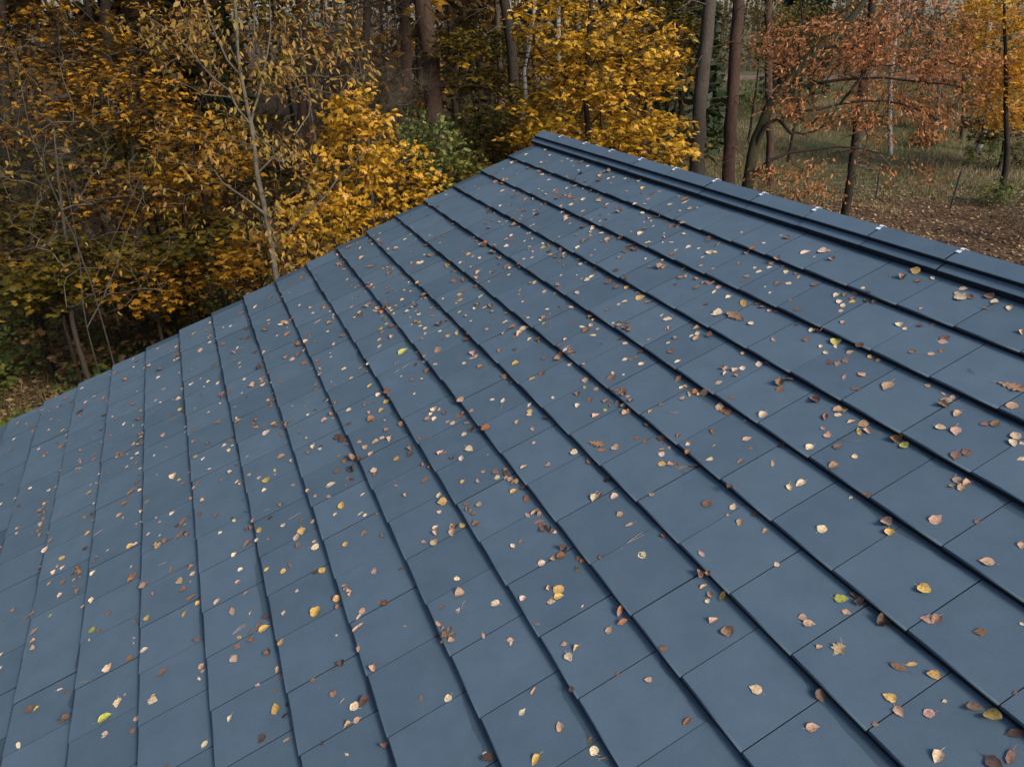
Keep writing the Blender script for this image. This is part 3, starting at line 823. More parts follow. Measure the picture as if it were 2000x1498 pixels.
def leaf_pose(d):
    k = d['k']
    kind = 'oak' if k == 'k' else 'maple' if k == 'm' else random.choice(('ovate', 'ovate', 'ovate', 'round', 'round', 'long') if d['size'] < .055 or k == 'g' else ('ovate', 'long', 'maple'))
    var = random.choice((0, 1, 3, 5) if k in 'pykmg' else (0, 1, 2, 3, 4, 5))
    s_ = d['size'] * (1.0 if k in 'km' else 1.18)
    p = roof(d['u'], d['v'], float(surf_h(d['v'])) + .0006)
    rot = random.uniform(-.5, .5) + random.choice((0, math.pi)) if k == 'k' else random.uniform(0, 2 * math.pi)
    tilt = (random.gauss(0, .05), random.gauss(0, .05))
    if d['butt'] and k in 'bdoy' and random.random() < .7:
        tilt = (random.uniform(.2, .6), random.gauss(0, .25))
        p = p + ND * (.35 * s_ * abs(math.sin(tilt[0])))
    else:
        p = p + ND * (.2 * s_ * (abs(tilt[0]) + abs(tilt[1])))
    M = roof_matrix(p, rot, tilt) @ Matrix.Scale(s_, 4)
    c = np.array(COLS[k]) * random.uniform(.85, 1.28) * np.array([1, random.uniform(.92, 1.06), random.uniform(.85, 1.12)])
    return kind, var, M, c


SHAPE = {'ovate': "birch leaf", 'round': "rounded leaf", 'long': "narrow leaf", 'oak': "lobed oak leaf", 'maple': "lobed maple leaf"}
for d in single:
    kind, var, M, c = leaf_pose(d)
    me = PROTO[kind][var]
    o = link("fallen_leaf", me, None, M)
    o.color = (*[float(min(1, a)) for a in c], 1)
    total = order[(d['course'], d['k'])]
    col = WORDS[d['k']]
    where = "of the %s tile course below the ridge" % ordinal(d['course'] - 1)
    if total == 1:
        lab = "the only %s fallen leaf on the %s tile course below the ridge" % (col, ordinal(d['course'] - 1))
    elif d['rank'] == 0:
        lab = "%s fallen leaf at the near end of the %s tile course below the ridge" % (col, ordinal(d['course'] - 1))
    else:
        lab = "%s %s fallen leaf from the near end of the %s course below the ridge" % (ordinal(d['rank']), col, ordinal(d['course'] - 1))
    tag(o, lab, "leaf", "fallen leaves on the roof tiles")

Vs, Ls, Ss, Cs, n0, l0 = [], [], [], [], 0, 0
cache = {}
for d in mass:
    kind, var, M, c = leaf_pose(d)
    me = PROTO[kind][var]
    key = (kind, var)
    if key not in cache:
        co = np.empty(len(me.vertices) * 3, np.float32); me.vertices.foreach_get("co", co)
        cache[key] = (co.reshape(-1, 3), np.array([list(p.vertices) for p in me.polygons]))
    co, fc = cache[key]
    A = np.array(M)
    Vs.append(co @ A[:3, :3].T + A[:3, 3]); Ls.append(fc + n0); Cs.append(np.tile([*c, 1.0], (len(co), 1))); n0 += len(co)
me = mesh_np("fallen_leaves", np.concatenate(Vs), np.concatenate(Ls), M_FALLM, smooth=True)
ca = me.color_attributes.new("hue", 'FLOAT_COLOR', 'POINT')
ca.data.foreach_set("color", np.clip(np.concatenate(Cs), 0, 1).astype(np.float32).ravel())
tag(link("fallen_leaves", me), "scattering of small tan and brown fallen leaves over the far part of the roof", "leaf litter", "fallen leaves on the roof tiles", "stuff")

# pine needles lying on the tiles
M_NEEDLE = simple_mat("dry_needle", (.38, .24, .15), .6, noise=.1)
for i, (xa, ya, xb, yb) in enumerate(NEEDLES):
    (u1, v1, _), (u2, v2, _) = roof_at(xa, ya), roof_at(xb, yb)
    A = roof(u1, v1, float(surf_h(v1)) + .0025); B = roof(u2, v2, float(surf_h(v2)) + .0025)
    if math.ceil(v1) != math.ceil(v2): B = B + ND * .01; A = A + ND * .01
    side = np.cross(B - A, ND); side /= np.linalg.norm(side)
    bow = side * np.linalg.norm(B - A) * random.uniform(-.12, .12)
    s = Soup(); V = []
    for t in np.linspace(0, 1, 5):
        c = A + (B - A) * t + bow * 4 * t * (1 - t) + ND * .002 * math.sin(3 * t)
        r_ = .0009 * (1 - .5 * t)
        V += [c - side * r_, c + ND * r_ * 1.6, c + side * r_]
    F = [(3 * j + a, 3 * j + (a + 1) % 3, 3 * j + 3 + (a + 1) % 3, 3 * j + 3 + a) for j in range(4) for a in range(3)]
    s.add(V, F)
    o = link("pine_needle", s.mesh("pine_needle", M_NEEDLE))
    c_ = math.ceil((v1 + v2) / 2)
    tag(o, "thin dry %s pine needle lying on the %s tile course below the ridge" % (random.choice(("tan", "straw-brown")), ordinal(c_ - 1)), "pine needle", "dry pine needles on the roof tiles")

# ================================================================== VEGETATION TOOLS
def fan(outline, centre=(0, 0, 0)):
    """Leaf template as a triangle fan: x along the leaf, y across."""
    o = np.array(outline, float)
    V = np.concatenate([[centre], o])
    n = len(o)
    F = np.array([(0, 1 + i, 1 + (i + 1) % n) for i in range(n)])
    return V, F


def sym(pts):
    return [(x, y, z) for x, y, z in pts] + [(x, -y, z) for x, y, z in reversed(pts) if abs(y) > 1e-6]


T_MAPLE = fan(sym([(-.05, 0, 0), (-.22, .22, -.04), (.0, .26, .0), (.02, .52, -.08), (.20, .32, 0), (.42, .42, -.07), (.42, .17, 0), (.62, .16, -.03), (.85, 0, -.08)]), (.15, 0, .03))
T_OVAL = (np.array([(0, 0, 0), (.25, .2, .05), (.6, .2, .04), (1, 0, -.06), (.6, -.2, .04), (.25, -.2, .05), (.25, 0, -.01), (.6, 0, -.02)]),
          np.array([(0, 6, 1), (1, 6, 7), (1, 7, 2), (2, 7, 3), (0, 5, 6), (5, 7, 6), (5, 4, 7), (4, 3, 7)]))
T_OAK = fan(sym([(0, 0, 0), (.2, .14, -.03), (.3, .07, 0), (.48, .26, -.05), (.58, .12, 0), (.78, .24, -.05), (.86, .1, 0), (1, 0, -.04)]), (.5, 0, .03))
T_QUAD = (np.array([(0, 0, 0), (.45, .3, -.03), (1, 0, .03), (.5, -.32, .05)]), np.array([(0, 1, 2), (0, 2, 3)]))
T_STAR = fan([(-.1, 0, 0), (.0, .45, -.05), (.3, .22, 0), (.6, .4, -.05), (.9, 0, -.05), (.5, -.4, -.05), (.3, -.2, 0), (0, -.45, -.05)], (.3, 0, .05))


def scatter(T, pos, size, rng, flat=.6, droop=.25, tint=None, mat=None, name="crown", out_dir=None):
    """Place leaf template T at pos (n,3)."""
    TV, TF = T
    n = len(pos)
    nz = rng.normal(0, 1, (n, 3)) * (1 - flat); nz[:, 2] += flat + .25
    nz /= np.linalg.norm(nz, axis=1)[:, None]
    ax = rng.normal(0, 1, (n, 3)); ax[:, 2] -= droop * 2
    if out_dir is not None: ax += out_dir * 1.2
    ax -= (ax * nz).sum(1)[:, None] * nz
    ax /= np.linalg.norm(ax, axis=1)[:, None] + 1e-9
    by = np.cross(nz, ax)
    s = (size * rng.uniform(.6, 1.2, n))[:, None, None]
    wv = rng.uniform(.75, 1.1, n)[:, None, None]
    V = pos[:, None, :] + s * (TV[None, :, 0, None] * ax[:, None, :] + wv * TV[None, :, 1, None] * by[:, None, :] + TV[None, :, 2, None] * rng.uniform(.2, 2.5, n)[:, None, None] * nz[:, None, :])
    F = TF[None] + (np.arange(n) * len(TV))[:, None, None]
    if tint is None: tint = rng.uniform(0, 1, n)
    return V.reshape(-1, 3), F.reshape(-1, 3), np.repeat(tint, len(TV))


def tube(pts, rad, sides=10, rng=None, rough=0.0):
    """Closed-surface tube round a polyline."""
    pts = np.asarray(pts, float); rad = np.asarray(rad, float)
    n = len(pts)
    tg = np.gradient(pts, axis=0); tg /= np.linalg.norm(tg, axis=1)[:, None]
    ref = np.array([1.0, .1, 0]) if abs(tg[0][0]) < .8 else np.array([0, 1.0, .1])
    A = np.cross(tg, ref); A /= np.linalg.norm(A, axis=1)[:, None]
    B = np.cross(tg, A)
    th = np.linspace(0, 2 * np.pi, sides, endpoint=False)
    r = rad[:, None] * (1 + (rng.normal(0, rough, (n, sides)) if rng is not None and rough else 0))
    V = pts[:, None] + r[..., None] * (np.cos(th)[None, :, None] * A[:, None] + np.sin(th)[None, :, None] * B[:, None])
    i = (np.arange(n - 1)[:, None] * sides + np.arange(sides)[None])
    j = (np.arange(n - 1)[:, None] * sides + (np.arange(sides)[None] + 1) % sides)
    F = np.stack([i, j, j + sides, i + sides], -1).reshape(-1, 4)
    return V.reshape(-1, 3), F


def curve_pts(ctrl, step=.35, rng=None, wob=0.0):
    """Smooth polyline through control points (Catmull-Rom)."""
    c = np.asarray(ctrl, float)
    if len(c) == 2: c = np.array([c[0], c[0] * .5 + c[1] * .5, c[1]])
    P_ = np.concatenate([[2 * c[0] - c[1]], c, [2 * c[-1] - c[-2]]])
    out = []
    for k in range(1, len(P_) - 2):
        L = np.linalg.norm(P_[k + 1] - P_[k]); m = max(2, int(L / step))
        for t in np.linspace(0, 1, m, endpoint=False):
            a, b, d, e = P_[k - 1], P_[k], P_[k + 1], P_[k + 2]
            out.append(.5 * (2 * b + (d - a) * t + (2 * a - 5 * b + 4 * d - e) * t * t + (3 * b - a - 3 * d + e) * t ** 3))
    out.append(c[-1])
    out = np.array(out)
    if rng is not None and wob:
        out[1:-1] += rng.normal(0, wob, out[1:-1].shape)
    return out


def blob(rng, n, c, r, shell=.0):
    """n points inside an ellipsoid c, r (shell>0 pushes them outwards)."""
    d = rng.normal(0, 1, (n, 3)); d /= np.linalg.norm(d, axis=1)[:, None]
    q = rng.uniform(0, 1, n) ** (1 / 3)
    q = shell + (1 - shell) * q
    return np.asarray(c) + d * q[:, None] * np.asarray(r)


def grow(rng, limbs, attract, step=.35, sag=.12, jitter=.05, tip=.0035, power=2.3):
    """limbs: list of polylines (first = trunk; each starts on an earlier one). Returns nodes, parents, radii, tip indices."""
    pos = [limbs[0][0]]; par = [-1]
    tr_n = 1
    for L in limbs:
        P0 = np.array(pos)
        k = int(np.argmin(np.linalg.norm(P0 - L[0], axis=1)))
        for p in L[1:]:
            pos.append(np.asarray(p, float)); par.append(k); k = len(pos) - 1
    main = len(pos)
    base = limbs[0][0]
    att = attract[np.argsort(np.linalg.norm(attract - np.array(limbs[0][len(limbs[0]) // 2]), axis=1))]
    P_ = np.zeros((main + len(att) * 40, 3)); P_[:main] = pos; n = main
    tips = []
    for a in att:
        d = P_[:n] - a
        dist = np.sqrt((d * d).sum(1))
        cost = dist + np.clip(d[:, 2], 0, None) * .6
        k = int(np.argmin(cost))
        L = dist[k]
        if L < .05: continue
        m = min(30, max(2, int(L / step)))
        s = P_[k]
        bend = rng.normal(0, .10, 3) * L; bend[2] += sag * L
        kk = k
        for t in np.linspace(0, 1, m + 1)[1:]:
            p = s + (a - s) * t + bend * 4 * t * (1 - t) * .5
            if t < 1: p = p + rng.normal(0, jitter, 3) * min(1, L)
            if n >= len(P_): break
            P_[n] = p; par.append(kk); kk = n; n += 1
        tips.append(kk)
    P_ = P_[:n]; par = np.array(par[:n])
    rad = np.zeros(n)
    has = np.zeros(n, bool); has[par[par >= 0]] = True
    acc = np.where(has, 0.0, tip ** power)
    for i in range(n - 1, 0, -1):
        acc[par[i]] += acc[i]
    rad = acc ** (1 / power)
    return P_, par, rad, np.array(tips), main


def segs_mesh(P_, par, rad, idx, sides=4):
    """Separate tapered prisms parent->node for the nodes idx."""
    idx = np.asarray(idx); idx = idx[par[idx] >= 0]
    a, b = P_[par[idx]], P_[idx]
    ra = np.minimum(rad[par[idx]], rad[idx] * 1.5); rb = rad[idx]
    t = b - a; L = np.linalg.norm(t, axis=1)[:, None] + 1e-9; t = t / L
    ref = np.where(np.abs(t[:, :1]) < .8, np.array([[1.0, 0, 0]]), np.array([[0, 1.0, 0]]))
    A = np.cross(t, ref); A /= np.linalg.norm(A, axis=1)[:, None] + 1e-9
    B = np.cross(t, A)
    th = np.linspace(0, 2 * np.pi, sides, endpoint=False)
    ring = np.cos(th)[None, :, None] * A[:, None] + np.sin(th)[None, :, None] * B[:, None]
    V = np.concatenate([a[:, None] + ra[:, None, None] * ring - t[:, None] * .3 * ra[:, None, None], b[:, None] + rb[:, None, None] * ring + t[:, None] * .3 * rb[:, None, None]], 1)
    k = np.arange(sides); kn = (k + 1) % sides
    F0 = np.stack([k, kn, kn + sides, k + sides], 1)
    F = F0[None] + (np.arange(len(idx)) * 2 * sides)[:, None, None]
    return V.reshape(-1, 3), F.reshape(-1, 4)


def fine_twigs(rng, P_, par, idx, n, L=.3, up_=.2):
    """n straight side twigs off random nodes idx; returns start, end."""
    k = rng.choice(idx, n)
    d = P_[k] - P_[par[k]]; d /= np.linalg.norm(d, axis=1)[:, None] + 1e-9
    q = rng.normal(0, .8, (n, 3)); q[:, 2] += up_
    d = d * .7 + q; d /= np.linalg.norm(d, axis=1)[:, None]
    return P_[k], P_[k] + d * (L * rng.uniform(.4, 1.3, n))[:, None]


def strips(a, b, r0, r1):
    """three-sided slivers from a to b"""
    n = len(a)
    P_ = np.concatenate([a, b]); par = np.concatenate([np.full(n, -1), np.arange(n)]); rad = np.concatenate([np.full(n, r0), np.full(n, r1)])
    return segs_mesh(P_, par, rad, np.arange(n, 2 * n), 3)


def make_tree(name, label, cat, trunk, r0, r1, attract, leafT=None, leaf_size=.1, per=8, spread=.25, flatz=.5, lmat=None, bark=None, twig_mat=None,
              limbs=(), twigs=0, twigL=.3, flat=.6, droop=.25, tips_only=.6, rng=None, group=None, kind=None, sag=.12, step=.35, tipr=.0035,
              crown_name="crown", extra_leaves=None, clump=0.5, tint_bias=0.0, jitter=.05, min_limb=0.0):
    rng = rng or np.random.default_rng(abs(hash(name)) % 1000)
    tp = curve_pts(trunk, .4, rng, r0 * .08)
    base = np.array([tp[0][0], tp[0][1], float(terrain(tp[0][0], tp[0][1]))])
    root = empty(name, base)
    tag(root, label, cat, group, kind)
    lm = [curve_pts(l, .35, rng, .02) for l in limbs]
    n = len(tp)
    rr = r0 + (r1 - r0) * np.linspace(0, 1, n) ** .9
    if r0 > .05: rr[0] *= 1.35; rr[1] *= 1.1
    V, F = tube(tp, rr, 14 if r0 > .1 else 8, rng, .05 if r0 > .05 else .02)
    link("trunk", mesh_np("trunk", V, F, bark, smooth=True), root)
    if attract is None or len(attract) == 0:
        return root
    P_, par, rad, tips, main = grow(rng, [tp] + lm, attract, step, sag, jitter, tipr)
    nt_ = len(tp)
    idx = np.arange(nt_, len(P_))
    if min_limb and lm:
        k = nt_
        for l, l0 in zip(lm, limbs):
            m = len(l) - 1
            rad[k:k + m] = np.maximum(rad[k:k + m], min_limb * np.linspace(1, .35, m)); k += m
    rad[:] = np.minimum(rad, r0 * .7)
    big = idx[rad[idx] > .02]; small = idx[rad[idx] <= .02]
    parts = []
    if len(big): parts.append(segs_mesh(P_, par, rad, big, 8))
    if len(small): parts.append(segs_mesh(P_, par, rad, small, 4))
    if twigs:
        a, b = fine_twigs(rng, P_, par, small if len(small) > 10 else idx, twigs, twigL)
        parts.append(strips(a, b, tipr * .8, tipr * .35))
        m_ = len(a) // 2
        a2 = a[:m_] + (b[:m_] - a[:m_]) * .55
        b2 = a2 + (b[:m_] - a[:m_]) * .35 + rng.normal(0, twigL * .3, (m_, 3))
        parts.append(strips(a2, b2, tipr * .6, tipr * .3))
    Vb, Fb, off = [], [], 0
    for v_, f_ in parts:
        Vb.append(v_); Fb.append(f_ if f_.shape[1] == 4 else f_); 
    offs = 0; L2 = []
    for v_, f_ in parts:
        L2.append(f_ + offs); offs += len(v_)
    bo = link("branch", mesh_np("branch", np.concatenate(Vb), np.concatenate(L2), twig_mat or bark, smooth=True), root)
    tag(bo, kind="stuff")
    if leafT is not None and per > 0:
        tot = int(per * len(tips))
        kt = rng.choice(tips, tot)
        ko = rng.choice(small if len(small) else idx, tot)
        k = np.where(rng.uniform(0, 1, tot) < tips_only, kt, ko)
        sp = np.array([spread, spread, spread * flatz])
        pos = P_[k] + rng.normal(0, 1, (tot, 3)) * sp * .6
        clumpv = rng.uniform(0, 1, len(P_))
        tint = np.clip(clump * clumpv[k] + (1 - clump) * rng.uniform(0, 1, tot) + tint_bias, 0, 1)
        cen = P_[tips].mean(0)
        od = pos - cen; od /= np.linalg.norm(od, axis=1)[:, None] + 1e-9; od[:, 2] *= .2
        V, F, tn = scatter(leafT, pos, leaf_size, rng, flat, droop, tint, out_dir=od)
        co = link(crown_name, mesh_np("crown", V, F, lmat, tint=tn), root)
        tag(co, kind="stuff")
    return root


# foliage and bark materials
L_GOLD = leaf_mat("golden_maple_leaf", [(0, (.09, .07, .008)), (.25, (.26, .15, .01)), (.5, (.60, .34, .018)), (.8, (.92, .54, .06)), (1, (.90, .50, .18))], k=0.9)
L_AMBER = leaf_mat("amber_maple_leaf", [(0, (.07, .055, .008)), (.3, (.17, .085, .01)), (.6, (.46, .22, .012)), (.85, (.72, .38, .025)), (1, (.50, .24, .06))], k=0.88)
L_OLIVE = leaf_mat("olive_maple_leaf", [(0, (.025, .03, .006)), (.35, (.08, .07, .01)), (.7, (.22, .16, .014)), (1, (.42, .28, .025))], k=0.66)
L_STRAW = leaf_mat("straw_cherry_leaf", [(0, (.28, .27, .05)), (.25, (.50, .36, .07)), (.6, (.66, .40, .10)), (.85, (.62, .30, .10)), (1, (.34, .15, .06))], k=0.65)
L_RUST = leaf_mat("rusty_oak_leaf", [(0, (.14, .06, .03)), (.3, (.36, .15, .055)), (.6, (.52, .22, .08)), (.85, (.68, .33, .14)), (1, (.78, .50, .28))])
L_BROWN = leaf_mat("brown_dry_leaf", [(0, (.03, .018, .008)), (.4, (.08, .045, .016)), (.75, (.17, .09, .028)), (1, (.30, .18, .05))], k=0.75)
L_GREEN = leaf_mat("green_shrub_leaf", [(0, (.05, .08, .02)), (.4, (.10, .15, .03)), (.75, (.20, .23, .05)), (1, (.42, .36, .08))])
L_NEEDLE = leaf_mat("conifer_needle", [(0, (.015, .028, .012)), (.6, (.03, .055, .02)), (1, (.06, .09, .03))], transl=.1)
L_LITTER = leaf_mat("litter_leaf", [(0, (.04, .02, .012)), (.4, (.15, .08, .042)), (.7, (.27, .155, .08)), (.9, (.42, .28, .14)), (1, (.55, .42, .2))], transl=.05)
L_GRASS = leaf_mat("dry_grass_blade", [(0, (.06, .075, .02)), (.35, (.11, .105, .035)), (.65, (.22, .18, .085)), (1, (.38, .31, .18))], transl=.2)
B_PINE = bark_mat("pine_bark", (.035, .021, .015), (.095, .054, .037))
B_GREY = bark_mat("grey_bark", (.04, .033, .025), (.10, .082, .063))
B_DARK = bark_mat("dark_wet_bark", (.014, .011, .008), (.045, .035, .024))
B_BIRCH = bark_mat("birch_bark", (.20, .19, .17), (.36, .345, .32), stripes=(.03, .028, .025))
B_PALE = bark_mat("pale_smooth_bark", (.09, .078, .055), (.18, .155, .11), scale=(5, 5, 3))
B_TWIG = simple_mat("brown_twig", (.028, .020, .014), .9, noise=.4, scale=3., spec=.2)
B_TWIGP = simple_mat("pale_twig", (.10, .085, .06), .9, noise=.35, scale=3., spec=.2)
B_MOSS = bark_mat("mossy_oak_bark", (.018, .017, .009), (.055, .05, .022))

# ================================================================== NEAR TREES
def pblob(rng, n, cx, cy, rx, ry, d0, d1):
    """n points filling the crown whose middle is seen at (cx, cy): an ellipsoid at its real distance."""
    dm_ = (d0 + d1) / 2
    c = at(cx, cy, dm_)
    return blob(rng, n, c, (rx * dm_ / FPX, (d1 - d0) / 2, ry * dm_ / FPX * 1.02), .15)


def footed(pts):
    """Add a foot on the ground under the lowest trunk point."""
    p = pts[0]
    f = np.array([p[0], p[1], float(terrain(p[0], p[1])) - .1])
    return [f] + list(pts)


def line(d, *xy):
    return [at(x, y, d) for x, y in xy]


def R(s): return np.random.default_rng(s)


# slender pale cherry in front of the wood
r = R(1)
make_tree("cherry_tree", "slender pale-barked young tree with forked stem and drooping straw-yellow leaves beside the roof verge", "tree",
          footed(line(8.9, (556, 640), (540, 540), (520, 420), (503, 340), (491, 245), (470, 150), (463, 50), (452, -60), (448, -140))), .052, .012,
          np.concatenate([pblob(r, 95, 480, 60, 220, 130, 8.0, 10.0), pblob(r, 60, 460, 330, 190, 130, 8.2, 9.8), pblob(r, 30, 640, 110, 110, 110, 8.3, 9.7), pblob(r, 24, 570, 460, 110, 70, 8.4, 9.2), pblob(r, 18, 330, 60, 110, 60, 8.3, 9.7)]),
          T_OVAL, .09, 8.5, .17, .7, L_STRAW, B_PALE, B_TWIGP,
          limbs=[line(8.9, (491, 245), (503, 190), (520, 100), (530, 0), (545, -100)), line(8.8, (488, 235), (440, 180), (400, 130), (340, 70), (270, 20)),
                 line(8.8, (520, 420), (460, 370), (420, 335), (350, 320)), line(9.0, (530, 480), (600, 420), (660, 350), (730, 290)), line(8.9, (468, 150), (430, 80), (400, -20))],
          twigs=500, twigL=.25, flat=.15, droop=.9, rng=r, tipr=.003, sag=.1, min_limb=.016)

# bare pale shrubs at the far left
for s_, (cx, cy, base, d, nleaf, lab) in enumerate([
        (60, 260, (180, 560), 8.6, 1.2, "twiggy pale shrub with a few straw leaves, standing nearest the low end of the verge"),
        (150, 470, (170, 640), 9.6, .6, "bare pale many-stemmed shrub over the green undergrowth by the verge")]):
    r = R(20 + s_)
    make_tree("bare_shrub", lab, "shrub", footed(line(d, base, ((cx + base[0]) / 2, (cy + base[1]) / 2), (cx, cy), (cx - 30, cy - 160))), .012, .005,
              pblob(r, 90, cx + 30, cy - 30, 190, 190, d - .8, d + .9), T_OVAL, .075, nleaf, .1, .6, L_STRAW, B_GREY, B_TWIGP, twigs=180, twigL=.3, flat=.1, droop=.7,
              rng=r, tipr=.0026, sag=.2, limbs=[line(d, base, (base[0] + 60, base[1] - 120), (base[0] + 110, base[1] - 260))])

# bright yellow maple bush at the verge
r = R(3)
make_tree("maple_bush", "bright golden maple bush pressing against the upper verge of the roof", "tree",
          footed(line(9.9, (720, 560), (705, 430), (700, 330), (690, 220))), .05, .012,
          np.concatenate([pblob(r, 130, 690, 330, 95, 125, 9.0, 11.2), pblob(r, 60, 775, 350, 85, 75, 9.3, 11), pblob(r, 60, 640, 440, 80, 70, 8.9, 10.2), pblob(r, 25, 690, 220, 50, 45, 9.4, 10.4)]),
          T_MAPLE, .092, 13, .17, .45, L_GOLD, B_GREY, B_TWIG, limbs=[line(10, (712, 480), (770, 420), (820, 350)), line(9.8, (712, 480), (650, 420), (610, 360))],
          twigs=120, flat=.55, droop=.45, rng=r, tint_bias=.04)

# amber maple saplings in the dark wood
amber = [((250, 190, 120, 75), 13.5, 170, "amber maple sapling behind the cherry tree, upper of the orange tiers"),
         ((50, 210, 80, 100), 12.5, 120, "amber maple sapling at the far left among dark trunks"),
         ((395, 300, 110, 75), 12.0, 150, "amber maple sapling behind the pale cherry stem"),
         ((300, 380, 130, 60), 12.6, 130, "low amber maple with dark gaps, below the orange tiers of the wood"),
         ((300, 545, 110, 55), 11.4, 110, "small orange maple low above the green undergrowth beside the verge"),
         ((490, 500, 70, 45), 10.6, 80, "small orange maple tucked behind the foot of the cherry tree"),
         ((70, 480, 90, 90), 13.0, 90, "dim amber maple low at the far left over the undergrowth"),
         ((130, 80, 120, 80), 15.0, 130, "dusky orange maple high in the far left corner of the wood"),
         ((330, 70, 110, 60), 15.5, 110, "dusky orange maple high behind the drooping yellow sprays"),
         ((620, 60, 90, 60), 15.0, 70, "thin amber maple seen through brown twigs near the red pine")]
for s_, ((cx, cy, rx, ry), d, n_, lab) in enumerate(amber):
    r = R(40 + s_)
    make_tree("amber_maple", lab, "tree", footed(line(d, (cx + 10, cy + ry * 1.6), (cx + r.integers(-20, 20), cy), (cx - 10, cy - ry * 1.1))), .045, .01,
              pblob(r, n_, cx, cy, rx, ry, d - 1.1, d + 1.1), T_MAPLE, .12, 6.5, .2, .35, L_AMBER, B_DARK, B_TWIG, twigs=100, flat=.7, droop=.3, rng=r, group="amber maple saplings in the wood",
              tint_bias=(-.12 if cy < 100 or cx < 100 else .0))

# middle maple
r = R(5)
make_tree("maple_tree", "tall golden maple with layered sprays rising behind the ridge end", "tree",
          footed(line(12.6, (1160, 420), (1152, 300), (1145, 200), (1150, 90), (1160, -60))), .10, .03,
          np.concatenate([pblob(r, 130, 1180, 130, 150, 75, 11.2, 14), pblob(r, 90, 1130, 30, 150, 75, 11.6, 14.5), pblob(r, 120, 1130, 235, 130, 70, 11.3, 14.3), pblob(r, 80, 1270, 275, 95, 50, 11.2, 13.4), pblob(r, 40, 1050, 290, 60, 50, 12, 14), pblob(r, 30, 1290, 110, 50, 60, 12, 13.5)]),
          T_MAPLE, .118, 13, .24, .35, L_GOLD, B_DARK, B_TWIG,
          limbs=[line(12.6, (1150, 230), (1220, 190), (1290, 140), (1330, 90)), line(12.5, (1155, 330), (1230, 290), (1310, 260), (1360, 230)), line(12.7, (1146, 180), (1080, 130), (1040, 80)), line(12.4, (1148, 120), (1200, 60), (1240, 0))],
          twigs=300, flat=.65, droop=.35, rng=r, tint_bias=-.02, min_limb=.02)

# olive maples deeper in
for s_, ((cx, cy, rx, ry), d, n_, lab) in enumerate([
        ((930, 110, 90, 60), 19, 150, "olive-yellow maple spreading between the red pine and the black trunk"),
        ((960, 270, 70, 60), 15, 100, "dim olive maple directly above the ridge end"),
        ((1040, 230, 60, 70), 17, 90, "olive-gold maple behind the thin birch"),
        ((900, 360, 70, 50), 12, 90, "dark olive bush low beside the top of the verge"),
        ((960, 40, 90, 50), 27, 90, "pale olive maple far behind the black trunk"),
        ((1320, 30, 60, 60), 24, 90, "olive maple beyond the grey pine trunk"),
        ((120, 530, 110, 60), 11.6, 110, "low olive-green bush in the hollow above the undergrowth, behind the pale shrub"),
        ((30, 380, 90, 80), 12.4, 110, "dim olive maple beside the leaning dark trunk at the wood's edge"),
        ((360, 470, 90, 55), 11.8, 80, "small dark olive bush between the two low orange maples"),
        ((220, 300, 90, 70), 14.5, 100, "olive-brown maple behind the upper amber sapling")]):
    r = R(60 + s_)
    make_tree("olive_maple", lab, "tree", footed(line(d, (cx + 6, cy + ry * 1.7), (cx, cy), (cx + 8, cy - ry))), .05, .01,
              pblob(r, n_, cx, cy, rx, ry, d - 1.3, d + 1.3), T_STAR, .15, 10, .28, .3, L_OLIVE, B_DARK, B_TWIG, twigs=80, flat=.7, rng=r, group="olive maples deeper in the wood", tint_bias=.05)

r = R(70)
make_tree("green_bush", "green-leaved hazel bush growing at the foot of the red pine", "shrub", footed(line(11.5, (850, 420), (850, 330), (860, 250))), .03, .01,
          np.concatenate([pblob(r, 70, 830, 275, 65, 55, 10.6, 12.2), pblob(r, 60, 880, 330, 55, 70, 10.6, 12.4)]), T_STAR, .085, 6, .16, .6, L_GREEN, B_GREY, B_TWIG, twigs=150, flat=.5, rng=r, tint_bias=.05)

# oak on the right
r = R(7)
make_tree("oak_tree", "rust-leaved oak with crooked mossy limbs standing beyond the ridge", "tree",
          footed(line(15.8, (1448, 470), (1462, 350), (1478, 270), (1500, 215), (1530, 165), (1600, 95), (1660, 40), (1730, -40))), .17, .06,
          np.concatenate([pblob(r, 150, 1620, 90, 150, 60, 14.2, 17.5), pblob(r, 170, 1770, 90, 130, 100, 14.2, 18), pblob(r, 70, 1850, 170, 80, 90, 14.5, 17.5), pblob(r, 50, 1600, 200, 120, 50, 14.6, 16.6), pblob(r, 60, 1760, 230, 110, 50, 14.6, 17),
                          pblob(r, 26, 1540, 340, 90, 40, 14.6, 16.4), pblob(r, 14, 1740, 335, 110, 30, 14.8, 17), pblob(r, 6, 1600, 400, 90, 30, 14.6, 16)]),
          T_OAK, .108, 14, .24, .5, L_RUST, B_MOSS, B_DARK,
          limbs=[line(15.6, (1470, 290), (1500, 240), (1540, 228), (1600, 213), (1680, 200), (1760, 205), (1830, 235)), line(15.5, (1520, 232), (1545, 258), (1570, 262), (1625, 240)),
                 line(15.7, (1530, 180), (1600, 162), (1690, 152), (1800, 160), (1880, 170)), line(16.0, (1600, 95), (1660, 92), (1740, 110), (1820, 100)), line(15.8, (1560, 130), (1570, 60), (1560, -20)),
                 line(15.4, (1465, 330), (1540, 300), (1640, 290), (1720, 300)), line(15.4, (1640, 207), (1680, 150), (1720, 100), (1790, 40))],
          twigs=1700, twigL=.35, flat=.2, droop=.5, rng=r, tipr=.0042, jitter=.09, min_limb=.036, sag=.05)

